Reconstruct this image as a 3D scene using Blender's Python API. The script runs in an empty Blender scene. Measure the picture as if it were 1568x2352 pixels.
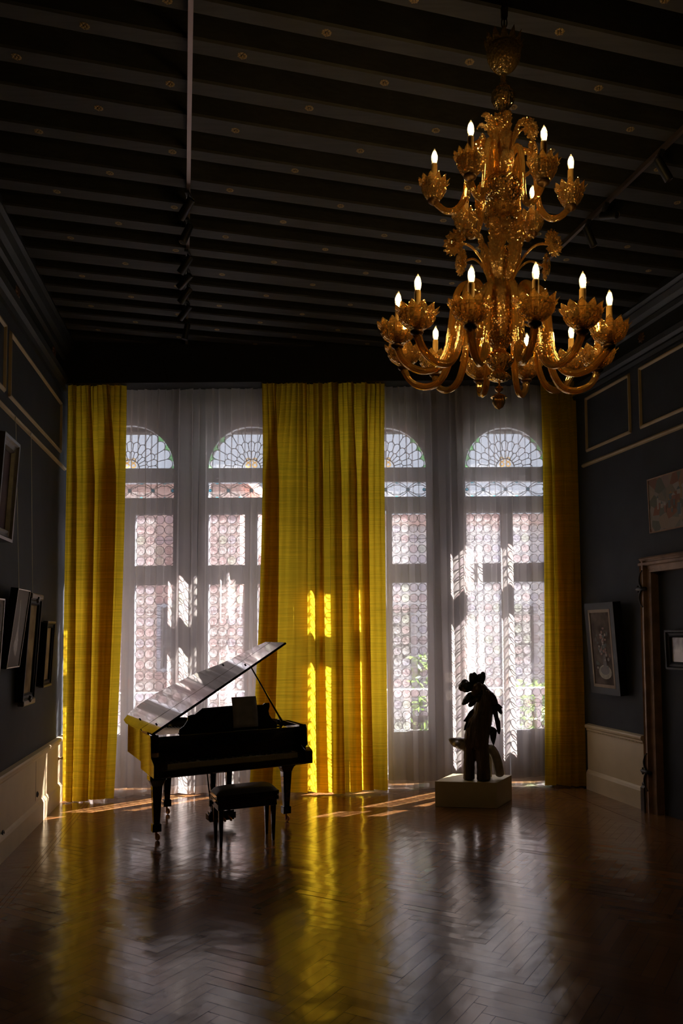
import bpy, bmesh, math, random
from mathutils import Vector, Matrix
random.seed(7)
C = bpy.context.scene.collection
S = bpy.context.scene
PI = math.pi
# ------------------------------------------------------------------ camera
YAW, PITCH, ROLL = .033, .0551, .0108
cp, sp = math.cos(PITCH), math.sin(PITCH)
fw = Vector((math.sin(YAW)*cp, math.cos(YAW)*cp, sp))
rt = Vector((math.cos(YAW), -math.sin(YAW), 0))
up = rt.cross(fw)
cr, sr = math.cos(ROLL), math.sin(ROLL)
R_ = rt*cr - up*sr
U_ = up*cr + rt*sr
cam_d = bpy.data.cameras.new('camera'); cam = bpy.data.objects.new('camera', cam_d); C.objects.link(cam)
M = Matrix.Identity(4)
for i in range(3):
    M[i][0] = R_[i]; M[i][1] = U_[i]; M[i][2] = -fw[i]
M.translation = Vector((0, 0, 1.9))
cam.matrix_world = M
cam_d.lens = 1750/2352*36; cam_d.sensor_width = 36
cam_d.shift_x = (784-950)/2352; cam_d.shift_y = (1352-1176)/2352
cam_d.clip_start = .05
S.camera = cam
# ------------------------------------------------------------------ world, sun, exposure
W = bpy.data.worlds.new('world'); S.world = W; W.use_nodes = True
wn = W.node_tree.nodes; bg = wn['Background']
bg.inputs[0].default_value = (.78, .86, 1, 1); bg.inputs[1].default_value = .72
SUN_DIR = Vector((-.77, -.64, -1.376)).normalized()
sd = bpy.data.lights.new('sun', 'SUN'); sun = bpy.data.objects.new('sun', sd); C.objects.link(sun)
sun.rotation_euler = SUN_DIR.to_track_quat('-Z', 'Y').to_euler(); sun.location = (6, 14, 14)
sd.energy = 42; sd.color = (1, .93, .84); sd.angle = .009
vs = S.view_settings
vs.view_transform = 'Standard'; vs.look = 'None'; vs.exposure = 0.65; vs.gamma = 1; vs.use_curve_mapping = False
S.cycles.max_bounces = 10; S.cycles.transparent_max_bounces = 24; S.cycles.transmission_bounces = 8
S.cycles.diffuse_bounces = 5; S.cycles.glossy_bounces = 4
BULB = 140.0

# ------------------------------------------------------------------ materials
def mat(name, col=(.5, .5, .5), rough=.6, metal=0, spec=.5, noise=0, nscale=8, bump=0, bscale=40, coat=0, emit=None, es=0, stretch=None):
    m = bpy.data.materials.new(name); m.use_nodes = True
    nt = m.node_tree; b = nt.nodes['Principled BSDF']
    b.inputs['Base Color'].default_value = (*col, 1); b.inputs['Roughness'].default_value = rough
    b.inputs['Metallic'].default_value = metal; b.inputs['Specular IOR Level'].default_value = spec
    b.inputs['Coat Weight'].default_value = coat
    if emit: b.inputs['Emission Color'].default_value = (*emit, 1); b.inputs['Emission Strength'].default_value = es
    tc = nt.nodes.new('ShaderNodeTexCoord'); mp = nt.nodes.new('ShaderNodeMapping')
    nt.links.new(tc.outputs['Object'], mp.inputs[0])
    if stretch: mp.inputs['Scale'].default_value = stretch
    if noise:
        n = nt.nodes.new('ShaderNodeTexNoise'); n.inputs['Scale'].default_value = nscale; n.inputs['Detail'].default_value = 5
        nt.links.new(mp.outputs[0], n.inputs['Vector'])
        r = nt.nodes.new('ShaderNodeValToRGB')
        r.color_ramp.elements[0].position = .3; r.color_ramp.elements[1].position = .7
        r.color_ramp.elements[0].color = (*[c*(1-noise) for c in col], 1)
        r.color_ramp.elements[1].color = (*[min(1, c*(1+noise)) for c in col], 1)
        nt.links.new(n.outputs['Fac'], r.inputs[0]); nt.links.new(r.outputs[0], b.inputs['Base Color'])
    if bump:
        n2 = nt.nodes.new('ShaderNodeTexNoise'); n2.inputs['Scale'].default_value = bscale; n2.inputs['Detail'].default_value = 4
        nt.links.new(mp.outputs[0], n2.inputs['Vector'])
        bp = nt.nodes.new('ShaderNodeBump'); bp.inputs['Strength'].default_value = bump; bp.inputs['Distance'].default_value = .01
        nt.links.new(n2.outputs['Fac'], bp.inputs['Height']); nt.links.new(bp.outputs[0], b.inputs['Normal'])
    return m

M_wall = mat('blue_wall_fabric', (.042, .048, .056), .75, spec=.25, noise=.12, nscale=3, bump=.15, bscale=160)
M_cream = mat('cream_paint', (.58, .48, .30), .45, noise=.05, nscale=5)
M_ochre = mat('ochre_moulding', (.42, .32, .17), .5, noise=.08)
M_cornice = mat('dark_cornice', (.020, .022, .021), .5, noise=.1)
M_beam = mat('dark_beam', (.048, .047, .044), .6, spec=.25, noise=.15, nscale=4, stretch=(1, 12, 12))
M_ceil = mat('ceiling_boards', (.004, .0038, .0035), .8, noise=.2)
M_gold = mat('gilt', (.30, .21, .08), .5, metal=.5, noise=.15, nscale=60)
M_whitewood = mat('pale_window_paint', (.40, .42, .48), .5, noise=.06)
M_reveal = mat('reveal_plaster', (.17, .175, .20), .7, noise=.06)
M_lead = mat('lead_came', (.05, .05, .05), .5, metal=.3)
M_black = mat('black_lacquer', (.006, .006, .006), .07, spec=.6, coat=.5, noise=.2, nscale=30)
M_blacksoft = mat('black_paint', (.008, .008, .008), .35, noise=.2)
M_leather = mat('black_leather', (.008, .008, .009), .4, noise=.2, nscale=40, bump=.3, bscale=120)
M_ivory = mat('ivory_keys', (.32, .28, .19), .35, noise=.05)
M_brass = mat('brass', (.45, .22, .09), .35, metal=.9, noise=.1, nscale=50)
M_castbrass = mat('iron_plate_gold', (.35, .22, .07), .4, metal=.6, noise=.1)
M_felt = mat('red_felt', (.25, .01, .02), .9, noise=.2)
M_sound = mat('soundboard_spruce', (.30, .16, .06), .5, noise=.2, stretch=(1, 10, 1))
M_paper = mat('printed_paper', (.24, .22, .21), .7, noise=.18, nscale=12)
M_iron = mat('wrought_iron', (.01, .01, .01), .5, noise=.2)
M_jamb = mat('brown_stone_jamb', (.30, .19, .12), .6, noise=.4, nscale=6, bump=.4, bscale=30)
M_plinth = mat('beige_plinth', (.52, .46, .28), .5, noise=.04)
M_bark = mat('bronze_bark', (.075, .05, .033), .42, noise=.5, nscale=9, bump=1.0, bscale=26, stretch=(2.2, 2.2, .35))
M_dark = mat('dark_bronze', (.020, .017, .014), .4, noise=.3, bump=.6, bscale=60)
M_clay = mat('grey_glazed_clay', (.34, .31, .28), .25, noise=.3, nscale=10, bump=.15)
M_face = mat('brown_face', (.10, .065, .04), .4, noise=.3, nscale=14)
M_cable = mat('steel_wire', (.5, .48, .4), .4, metal=.7)
M_track = mat('track_metal', (.22, .17, .15), .35, metal=.7)
M_plate = mat('switch_plate', (.75, .74, .72), .4, noise=.03)
M_candle = mat('ochre_candle_sleeve', (.55, .33, .10), .5, noise=.1, nscale=20)
M_darkmetal = mat('dark_gilt_fitting', (.12, .06, .02), .35, metal=.7, noise=.2)
M_stucco = mat('pale_stucco', (.72, .70, .72), .85, noise=.08, nscale=2)
M_brick = mat('rosy_stucco', (.66, .42, .36), .85, noise=.2, nscale=3)
M_leafgreen = mat('shrub_leaf', (.16, .30, .04), .5, noise=.4, nscale=5)
M_pave = mat('stone_paving', (.055, .052, .05), .8, noise=.15)

def fabric(name, col, trans, transp, slub=0, rough=1):
    m = bpy.data.materials.new(name); m.use_nodes = True; nt = m.node_tree; N = nt.nodes; L = nt.links
    for n in list(N): N.remove(n)
    out = N.new('ShaderNodeOutputMaterial'); d = N.new('ShaderNodeBsdfDiffuse'); t = N.new('ShaderNodeBsdfTranslucent'); tr = N.new('ShaderNodeBsdfTransparent')
    d.inputs[0].default_value = (*col, 1); t.inputs[0].default_value = (*col, 1)
    if slub:
        tc = N.new('ShaderNodeTexCoord'); mp = N.new('ShaderNodeMapping'); mp.inputs['Scale'].default_value = (2.5, 2.5, 110)
        n1 = N.new('ShaderNodeTexNoise'); n1.inputs['Scale'].default_value = 1.5; n1.inputs['Detail'].default_value = 6
        L.new(tc.outputs['Object'], mp.inputs[0]); L.new(mp.outputs[0], n1.inputs['Vector'])
        mp2 = N.new('ShaderNodeMapping'); mp2.inputs['Scale'].default_value = (.8, .8, 48); n2 = N.new('ShaderNodeTexNoise'); n2.inputs['Scale'].default_value = 1.5
        L.new(tc.outputs['Object'], mp2.inputs[0]); L.new(mp2.outputs[0], n2.inputs['Vector'])
        ad = N.new('ShaderNodeMath'); ad.operation = 'ADD'; L.new(n1.outputs['Fac'], ad.inputs[0]); L.new(n2.outputs['Fac'], ad.inputs[1])
        r = N.new('ShaderNodeMapRange'); r.inputs[1].default_value = .65; r.inputs[2].default_value = 1.3; r.inputs[3].default_value = 1-slub; r.inputs[4].default_value = 1+slub*.5
        L.new(ad.outputs[0], r.inputs[0])
        mx = N.new('ShaderNodeVectorMath'); mx.operation = 'SCALE'; mx.inputs[0].default_value = col
        L.new(r.outputs[0], mx.inputs['Scale']); L.new(mx.outputs[0], t.inputs[0]); L.new(mx.outputs[0], d.inputs[0])
    mx1 = N.new('ShaderNodeMixShader'); mx1.inputs[0].default_value = trans
    L.new(d.outputs[0], mx1.inputs[1]); L.new(t.outputs[0], mx1.inputs[2])
    if transp:
        mx2 = N.new('ShaderNodeMixShader')
        # a woven net: cloth seen obliquely covers more, as real voile does
        lw = N.new('ShaderNodeLayerWeight'); lw.inputs[0].default_value = .5
        r = N.new('ShaderNodeMapRange'); r.inputs[3].default_value = transp; r.inputs[4].default_value = transp*.3
        L.new(lw.outputs['Facing'], r.inputs[0]); L.new(r.outputs[0], mx2.inputs[0])
        L.new(mx1.outputs[0], mx2.inputs[1]); L.new(tr.outputs[0], mx2.inputs[2]); L.new(mx2.outputs[0], out.inputs[0])
    else: L.new(mx1.outputs[0], out.inputs[0])
    return m
M_yellow = fabric('yellow_raw_silk', (.82, .59, .028), .56, 0, .24)
M_sheer = fabric('white_voile', (.83, .77, .74), .6, .60)
M_hem = fabric('white_voile_hem', (.80, .76, .74), .6, .3)

def glassmat(name, col, transp=.75, rough=.1, bump=0, bs=30):
    m = bpy.data.materials.new(name); m.use_nodes = True; nt = m.node_tree; N = nt.nodes; L = nt.links
    for n in list(N): N.remove(n)
    out = N.new('ShaderNodeOutputMaterial'); g = N.new('ShaderNodeBsdfGlossy'); t = N.new('ShaderNodeBsdfTranslucent'); tr = N.new('ShaderNodeBsdfTransparent')
    g.inputs[0].default_value = (.9, .9, .9, 1); g.inputs['Roughness'].default_value = rough
    t.inputs[0].default_value = (*col, 1); tr.inputs[0].default_value = (*col, 1)
    tc = N.new('ShaderNodeTexCoord'); n = N.new('ShaderNodeTexNoise'); n.inputs['Scale'].default_value = bs; L.new(tc.outputs['Object'], n.inputs['Vector'])
    r = N.new('ShaderNodeMapRange'); r.inputs[1].default_value = .35; r.inputs[2].default_value = .65; r.inputs[3].default_value = transp-.06; r.inputs[4].default_value = min(1, transp+.05)
    L.new(n.outputs['Fac'], r.inputs[0])
    a = N.new('ShaderNodeMixShader'); L.new(r.outputs[0], a.inputs[0]); L.new(t.outputs[0], a.inputs[1]); L.new(tr.outputs[0], a.inputs[2])
    b = N.new('ShaderNodeMixShader'); b.inputs[0].default_value = .06; L.new(a.outputs[0], b.inputs[1]); L.new(g.outputs[0], b.inputs[2]); L.new(b.outputs[0], out.inputs[0])
    return m
G_clear = glassmat('clear_pane_glass', (.93, .92, .95), .96)
G_discs = [glassmat('disc_glass_'+nm, c, .90, .1, 0, 45) for nm, c in (('lilac', (.83, .78, .86)), ('pink', (.84, .70, .73)), ('clear', (.86, .85, .88)), ('greenish', (.80, .84, .76)), ('rose', (.80, .68, .70)), ('mauve', (.78, .76, .87)))]
G_green = glassmat('green_glass', (.30, .75, .28), .6)
G_amber = glassmat('amber_pane_glass', (.95, .55, .12), .5)
G_blue = glassmat('turquoise_glass', (.12, .58, .70), .6)

def murano(name, col, dens=.5, rough=.05, bump=.3, bs=120):
    m = bpy.data.materials.new(name); m.use_nodes = True; nt = m.node_tree; N = nt.nodes; L = nt.links
    for n in list(N): N.remove(n)
    out = N.new('ShaderNodeOutputMaterial'); g = N.new('ShaderNodeBsdfGlossy'); t = N.new('ShaderNodeBsdfTranslucent'); d = N.new('ShaderNodeBsdfDiffuse'); tr = N.new('ShaderNodeBsdfTransparent')
    g.inputs[0].default_value = (1, .78, .42, 1); g.inputs['Roughness'].default_value = rough
    t.inputs[0].default_value = (*col, 1); d.inputs[0].default_value = (*[c*.7 for c in col], 1); tr.inputs[0].default_value = (*[min(1, c*1.15+.1) for c in col], 1)
    tc = N.new('ShaderNodeTexCoord'); n = N.new('ShaderNodeTexVoronoi'); n.inputs['Scale'].default_value = bs
    L.new(tc.outputs['Object'], n.inputs['Vector'])
    bp = N.new('ShaderNodeBump'); bp.inputs['Strength'].default_value = bump; bp.inputs['Distance'].default_value = .01
    L.new(n.outputs['Distance'], bp.inputs['Height'])
    for q in (g, t, d): L.new(bp.outputs[0], q.inputs['Normal'])
    a = N.new('ShaderNodeMixShader'); a.inputs[0].default_value = .5; L.new(d.outputs[0], a.inputs[1]); L.new(t.outputs[0], a.inputs[2])
    b = N.new('ShaderNodeMixShader'); b.inputs[0].default_value = 1-dens; L.new(a.outputs[0], b.inputs[1]); L.new(tr.outputs[0], b.inputs[2])
    fr = N.new('ShaderNodeFresnel'); fr.inputs[0].default_value = 1.6; L.new(bp.outputs[0], fr.inputs['Normal'])
    mr = N.new('ShaderNodeMath'); mr.operation = 'MULTIPLY_ADD'; mr.inputs[1].default_value = 1.3; mr.inputs[2].default_value = .16; L.new(fr.outputs[0], mr.inputs[0])
    c = N.new('ShaderNodeMixShader'); L.new(mr.outputs[0], c.inputs[0]); L.new(b.outputs[0], c.inputs[1]); L.new(g.outputs[0], c.inputs[2]); L.new(c.outputs[0], out.inputs[0])
    return m
X_arm = murano('amber_arm_glass', (.66, .42, .12), .36, .05, .06)
X_cup = murano('amber_cup_glass', (.80, .60, .28), .30, .06, .55, 80)
X_leaf = murano('amber_leaf_glass', (.78, .56, .22), .34, .06, .45, 70)
X_hub = murano('dark_amber_hub_glass', (.40, .26, .09), .5, .06, .6, 70)
M_bulb = mat('lit_filament', (1, .8, .5), .5, emit=(1, .78, .44), es=BULB)
G_bulb = glassmat('bulb_glass', (1, .86, .6), .93, .05)

# ------------------------------------------------------------------ mesh helpers
class MB:
    def __init__(s): s.v = []; s.f = []; s.m = []
    def add(s, vs, fs, mi=0):
        o = len(s.v); s.v += [tuple(v) for v in vs]; s.f += [tuple(i+o for i in f) for f in fs]; s.m += [mi]*len(fs); return s
    def box(s, a, b, mi=0):
        x0, y0, z0 = a; x1, y1, z1 = b
        return s.add([(x0,y0,z0),(x1,y0,z0),(x1,y1,z0),(x0,y1,z0),(x0,y0,z1),(x1,y0,z1),(x1,y1,z1),(x0,y1,z1)],
              [(3,2,1,0),(4,5,6,7),(0,1,5,4),(1,2,6,5),(2,3,7,6),(3,0,4,7)], mi)
    def prism(s, pts, dirv, mi=0):       # closed polygon extruded along dirv (convex or nearly)
        n = len(pts); d = Vector(dirv); P = [Vector(p) for p in pts]
        vs = P+[p+d for p in P]; fs = [tuple(range(n-1,-1,-1)), tuple(range(n, 2*n))]
        fs += [(i, (i+1) % n, n+(i+1) % n, n+i) for i in range(n)]
        return s.add(vs, fs, mi)
    def frust(s, c0, a0, c1, a1, mi=0):  # square section column
        x,y,z=c0; X,Y,Z=c1; hx,hy=a0; HX,HY=a1
        return s.add([(x-hx,y-hy,z),(x+hx,y-hy,z),(x+hx,y+hy,z),(x-hx,y+hy,z),(X-HX,Y-HY,Z),(X+HX,Y-HY,Z),(X+HX,Y+HY,Z),(X-HX,Y+HY,Z)],
              [(3,2,1,0),(4,5,6,7),(0,1,5,4),(1,2,6,5),(2,3,7,6),(3,0,4,7)], mi)
    def tube(s, pts, rad, n=8, mi=0, ribs=0, ra=0, cap=True, up=None):
        P = [Vector(p) for p in pts]; k = len(P)
        if not hasattr(rad, '__len__'): rad = [rad]*k
        prev = None; rows = []
        for i in range(k):
            t = (P[min(i+1, k-1)]-P[max(i-1, 0)]).normalized()
            if prev is None:
                a = Vector((0, 0, 1)) if abs(t.z) < .9 else Vector((1, 0, 0))
                u = t.cross(a).normalized()
            else:
                u = (prev - t*prev.dot(t)).normalized()
            prev = u; w = t.cross(u)
            for j in range(n):
                an = 2*PI*j/n; r = rad[i]*(1+ra*math.cos(ribs*an))
                rows.append(P[i]+u*math.cos(an)*r+w*math.sin(an)*r)
        fs = [(i*n+j, i*n+(j+1) % n, (i+1)*n+(j+1) % n, (i+1)*n+j) for i in range(k-1) for j in range(n)]
        if cap: fs += [tuple(range(n-1, -1, -1)), tuple((k-1)*n+j for j in range(n))]
        return s.add(rows, fs, mi)
    def lathe(s, prof, n=32, mi=0, ribs=0, ra=0, twist=0, o=(0, 0, 0), ax=None, fn=None):
        k = len(prof); vs = []
        if ax is not None:
            Z = Vector(ax).normalized(); A = Vector((0, 0, 1)) if abs(Z.z) < .9 else Vector((1, 0, 0)); X = A.cross(Z).normalized(); Y = Z.cross(X)
        else: X, Y, Z = Vector((1,0,0)), Vector((0,1,0)), Vector((0,0,1))
        o = Vector(o)
        for i, (r, z) in enumerate(prof):
            for j in range(n):
                an = 2*PI*j/n + twist*i/k
                rr = r*(1+ra*math.cos(ribs*2*PI*j/n)) if ribs else r
                zz = z
                if fn: rr, zz = fn(i, j, rr, zz)
                vs.append(o+X*math.cos(an)*rr+Y*math.sin(an)*rr+Z*zz)
        fs = [(i*n+j, i*n+(j+1) % n, (i+1)*n+(j+1) % n, (i+1)*n+j) for i in range(k-1) for j in range(n)]
        return s.add(vs, fs, mi)
    def build(s, name, mats, parent=None, smooth=False, bevel=0, sub=0, solid=0, loc=None, auto=None):
        me = bpy.data.meshes.new(name); me.from_pydata(s.v, [], s.f)
        if not isinstance(mats, (list, tuple)): mats = [mats]
        for m in mats: me.materials.append(m)
        for p, mi in zip(me.polygons, s.m): p.material_index = mi; p.use_smooth = smooth
        if auto: me.set_sharp_from_angle(angle=math.radians(auto))
        me.update()
        o = bpy.data.objects.new(name, me); C.objects.link(o)
        if parent: o.parent = parent
        if loc: o.location = loc
        if solid:
            q = o.modifiers.new('s', 'SOLIDIFY'); q.thickness = solid; q.offset = 0
        if bevel:
            q = o.modifiers.new('b', 'BEVEL'); q.width = bevel; q.segments = 2; q.limit_method = 'ANGLE'
        if sub:
            q = o.modifiers.new('u', 'SUBSURF'); q.levels = sub; q.render_levels = sub
        return o
def empty(name, loc=(0,0,0), rz=0, rot=None):
    o = bpy.data.objects.new(name, None); C.objects.link(o); o.location = loc
    o.rotation_euler = rot if rot else (0, 0, rz); o.empty_display_size = .2
    return o
def tag(o, label=None, cat=None, group=None, kind=None):
    if label: o['label'] = label
    if cat: o['category'] = cat
    if group: o['group'] = group
    if kind: o['kind'] = kind
    return o
def smooth_path(pts, n):
    P = [Vector(p) for p in pts]; out = []
    k = len(P)-1
    for i in range(n+1):
        t = i/n*k; j = min(int(t), k-1); f = t-j
        p0, p1, p2, p3 = P[max(j-1, 0)], P[j], P[j+1], P[min(j+2, k)]
        out.append(.5*((2*p1)+(p2-p0)*f+(2*p0-5*p1+4*p2-p3)*f*f+(3*p1-p0-3*p2+p3)*f**3))
    return out
def dup(root, loc=None, rz=None):
    r = root.copy(); C.objects.link(r)
    if loc is not None: r.location = loc
    if rz is not None: r.rotation_euler[2] = rz
    for ch in list(root.children):
        c = ch.copy(); C.objects.link(c); c.parent = r
        for g in list(ch.children):
            d = g.copy(); C.objects.link(d); d.parent = c
    return r

# ================================================================== ROOM
LA, LN, LT = Vector((-3.3146, 6.6915, 0)), Vector((.97807, .20829, 0)), Vector((-.20829, .97807, 0))   # left wall: point, normal into room, direction to window
RA, RN, RT = Vector((2.2679, 9.4447, 0)), Vector((-.96112, -.27613, 0)), Vector((.27613, -.96112, 0))   # right wall: direction to camera
HB = 5.3; TOP = 5.62; WY = 9.5; BACK = -1.6
def onwall(A, T, N, s, d, z): return A+T*s+N*d+Vector((0, 0, z))
def wall_prism(A, T, N, s0, s1, prof, mb, mi=0):   # prof: polygon of (d, z)
    P = [onwall(A, T, N, s0, d, z) for d, z in prof]
    return mb.prism(P, T*(s1-s0), mi)
def s_at_y(A, T, y): return (y-A.y)/T.y
ls0, ls1 = s_at_y(LA, LT, BACK), s_at_y(LA, LT, WY+.05)
rs0, rs1 = s_at_y(RA, RT, WY+.05), s_at_y(RA, RT, BACK)

# floor: herringbone planks, each a slightly tilted quad
def floor():
    mb = MB(); cols = []
    L_, w_ = .46, .0767
    ax = math.radians(104.8)   # herringbone columns run along the beams' normal
    ux = Vector((math.cos(ax-PI/4-.0), math.sin(ax-PI/4), 0)); uy = Vector((math.cos(ax+PI/4), math.sin(ax+PI/4), 0))
    def inside(p):
        return BACK-.6 < p.y < WY+.6 and (p-LA).dot(LN) > -.6 and (p-RA).dot(RN) > -.6
    def inlay(p): return (p-LA).dot(LN) > .34 and (p-RA).dot(RN) > .34 and p.y < 8.95
    n = 6  # L = 6w
    o = Vector((0, 4.5, 0))
    for i in range(-110, 130):
        for j in range(-30, 30):
            # herringbone: plank along ux at lattice, plank along uy beside it
            bx, by = i*w_ + j*(2*n)*w_*.5*1.0, i*w_ - j*n*w_
            for kind in (0, 1):
                if kind == 0: a, b, la, lb = bx, by, L_, w_
                else: a, b, la, lb = bx, by+w_, w_, L_
                c = o+ux*(a+la/2)+uy*(b+lb/2)
                if not inside(c): continue
                g = .0010; t1 = random.gauss(0, .0007); t2 = random.gauss(0, .0003); z = random.gauss(0, .0001)-.0008
                q = [(a+g, b+g, -t1-t2), (a+la-g, b+g, t1-t2) if kind == 0 else (a+la-g, b+g, t1-t2), (a+la-g, b+lb-g, t1+t2), (a+g, b+lb-g, -t1+t2)]
                mb.add([o+ux*x+uy*y+Vector((0, 0, z+zz*.5)) for x, y, zz in q], [(0, 1, 2, 3)])
                cols.append(random.random())
    me_o = mb
    me_o.box((-6, BACK-.5, -.2), (8, WY+.5, -.0042), 1)
    cols += [0]*6
    # border strips against the side walls
    for A, T, N, s0, s1 in ((LA, LT, LN, ls0, ls1), (RA, RT, RN, rs0, rs1)):
        k = int((s1-s0)/.09)
        for q in range(k):
            a = s0+(s1-s0)*q/k; b = s0+(s1-s0)*(q+1)/k-.0015
            z = random.gauss(0, .0002)+.0006
            mb.add([A+T*a-N*.02+Vector((0,0,z)), A+T*a+N*.30+Vector((0,0,z)), A+T*b+N*.30+Vector((0,0,z)), A+T*b-N*.02+Vector((0,0,z))], [(0, 1, 2, 3)]); cols.append(random.random())
        for d0, d1 in ((.303, .335), (.338, .372)):
            mb.add([A+T*s0+N*d0+Vector((0,0,.0008)), A+T*s0+N*d1+Vector((0,0,.0008)), A+T*s1+N*d1+Vector((0,0,.0008)), A+T*s1+N*d0+Vector((0,0,.0008))], [(0, 1, 2, 3)]); cols.append(.75)
    m = bpy.data.materials.new('oak_parquet'); m.use_nodes = True; nt = m.node_tree; N = nt.nodes; Lk = nt.links; b = N['Principled BSDF']
    at = N.new('ShaderNodeAttribute'); at.attribute_name = 'plank'; tc = N.new('ShaderNodeTexCoord')
    cr_ = N.new('ShaderNodeValToRGB'); e = cr_.color_ramp.elements
    e[0].color = (.13, .060, .022, 1); e[1].color = (.32, .155, .055, 1)
    n1 = N.new('ShaderNodeTexNoise'); n1.inputs['Scale'].default_value = 2.2; n1.inputs['Detail'].default_value = 5; Lk.new(tc.outputs['Object'], n1.inputs['Vector'])
    mm = N.new('ShaderNodeMath'); mm.operation = 'MULTIPLY_ADD'; mm.inputs[1].default_value = .45; Lk.new(at.outputs['Fac'], mm.inputs[0]); 
    m2 = N.new('ShaderNodeMath'); m2.operation = 'MULTIPLY'; m2.inputs[1].default_value = .55; Lk.new(n1.outputs['Fac'], m2.inputs[0]); Lk.new(m2.outputs[0], mm.inputs[2])
    Lk.new(mm.outputs[0], cr_.inputs[0]); Lk.new(cr_.outputs[0], b.inputs['Base Color'])
    n2 = N.new('ShaderNodeTexNoise'); n2.inputs['Scale'].default_value = 3.2; n2.inputs['Detail'].default_value = 2; Lk.new(tc.outputs['Object'], n2.inputs['Vector'])
    n3 = N.new('ShaderNodeTexNoise'); n3.inputs['Scale'].default_value = 40; n3.inputs['Detail'].default_value = 4; Lk.new(tc.outputs['Object'], n3.inputs['Vector'])
    b1 = N.new('ShaderNodeBump'); b1.inputs['Strength'].default_value = .55; b1.inputs['Distance'].default_value = .012; Lk.new(n2.outputs['Fac'], b1.inputs['Height'])
    b2 = N.new('ShaderNodeBump'); b2.inputs['Strength'].default_value = .025; b2.inputs['Distance'].default_value = .01; Lk.new(n3.outputs['Fac'], b2.inputs['Height']); Lk.new(b1.outputs[0], b2.inputs['Normal'])
    Lk.new(b2.outputs[0], b.inputs['Normal'])
    rr = N.new('ShaderNodeMapRange'); rr.inputs[3].default_value = .15; rr.inputs[4].default_value = .24; Lk.new(n3.outputs['Fac'], rr.inputs[0]); Lk.new(rr.outputs[0], b.inputs['Roughness'])
    b.inputs['Specular IOR Level'].default_value = .6; b.inputs['Coat Weight'].default_value = .35; b.inputs['Coat Roughness'].default_value = .12; Lk.new(b2.outputs[0], b.inputs['Coat Normal'])
    gap = mat('floor_gap', (.012, .008, .005), .9)
    o_ = mb.build('floor', [m, gap])
    att = o_.data.attributes.new('plank', 'FLOAT', 'FACE')
    for i, c_ in enumerate(cols): att.data[i].value = c_
    tag(o_, 'glossy brown herringbone parquet floor of the hall', 'floor', kind='structure')
floor()

# left and right walls
mb = MB(); wall_prism(LA, LT, LN, ls0-.3, ls1, [(0, -.1), (0, TOP), (-.3, TOP), (-.3, -.1)], mb)
tag(mb.build('wall_left', M_wall), 'dark blue-grey wall on the left behind the hung pictures', 'wall', kind='structure')
mb = MB()
wall_prism(RA, RT, RN, rs0, 1.62, [(0, -.1), (0, TOP), (-.3, TOP), (-.3, -.1)], mb)
wall_prism(RA, RT, RN, 1.62, rs1+.3, [(0, 2.58), (0, TOP), (-.3, TOP), (-.3, 2.58)], mb)
wall_prism(RA, RT, RN, 1.62, 2.9, [(-.06, -.1), (-.06, 2.6), (-.3, 2.6), (-.3, -.1)], mb)
wall_prism(RA, RT, RN, 2.9, rs1+.3, [(0, -.1), (0, 2.6), (-.3, 2.6), (-.3, -.1)], mb)
tag(mb.build('wall_right', M_wall), 'dark blue-grey wall on the right around the blocked doorway', 'wall', kind='structure')
mb = MB(); mb.box((-6, BACK-.3, -.1), (8, BACK, TOP))
tag(mb.build('wall_back', M_wall), 'dark wall behind the viewer', 'wall', kind='structure')
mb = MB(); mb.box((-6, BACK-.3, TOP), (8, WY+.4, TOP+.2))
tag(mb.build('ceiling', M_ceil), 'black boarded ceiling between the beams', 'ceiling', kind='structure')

# beams
bd = Vector((math.cos(.242), math.sin(.242), 0)); bn = Vector((-bd.y, bd.x, 0))
rows = [(4.12, .12), (4.42, .13), (4.77, .14), (5.118, .18), (5.467, .13), (5.845, .14), (6.2, .15), (6.566, .155), (6.916, .15), (7.284, .21), (7.645, .165), (8.006, .165), (8.338, .165), (8.66, .15), (8.99, .15), (9.33, .15), (9.68, .15), (10.03, .15)]
rows = [(4.12-.35*k, .14) for k in range(18, 0, -1)] + rows
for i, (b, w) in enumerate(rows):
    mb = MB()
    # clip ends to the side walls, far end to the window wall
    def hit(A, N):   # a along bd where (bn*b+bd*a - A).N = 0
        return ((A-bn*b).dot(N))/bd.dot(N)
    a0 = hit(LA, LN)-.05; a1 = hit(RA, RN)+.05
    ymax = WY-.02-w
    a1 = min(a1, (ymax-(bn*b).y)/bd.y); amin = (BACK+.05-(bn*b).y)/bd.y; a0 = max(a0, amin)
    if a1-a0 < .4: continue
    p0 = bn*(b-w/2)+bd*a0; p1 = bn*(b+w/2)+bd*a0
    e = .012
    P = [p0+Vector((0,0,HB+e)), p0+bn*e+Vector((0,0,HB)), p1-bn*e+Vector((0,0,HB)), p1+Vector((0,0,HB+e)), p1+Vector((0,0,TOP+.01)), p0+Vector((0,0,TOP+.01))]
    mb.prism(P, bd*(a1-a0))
    tag(mb.build('ceiling_beam', M_beam), 'dark painted ceiling beam dotted with small gold rosettes', 'beam', 'ceiling beams across the hall', kind='structure')

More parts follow.
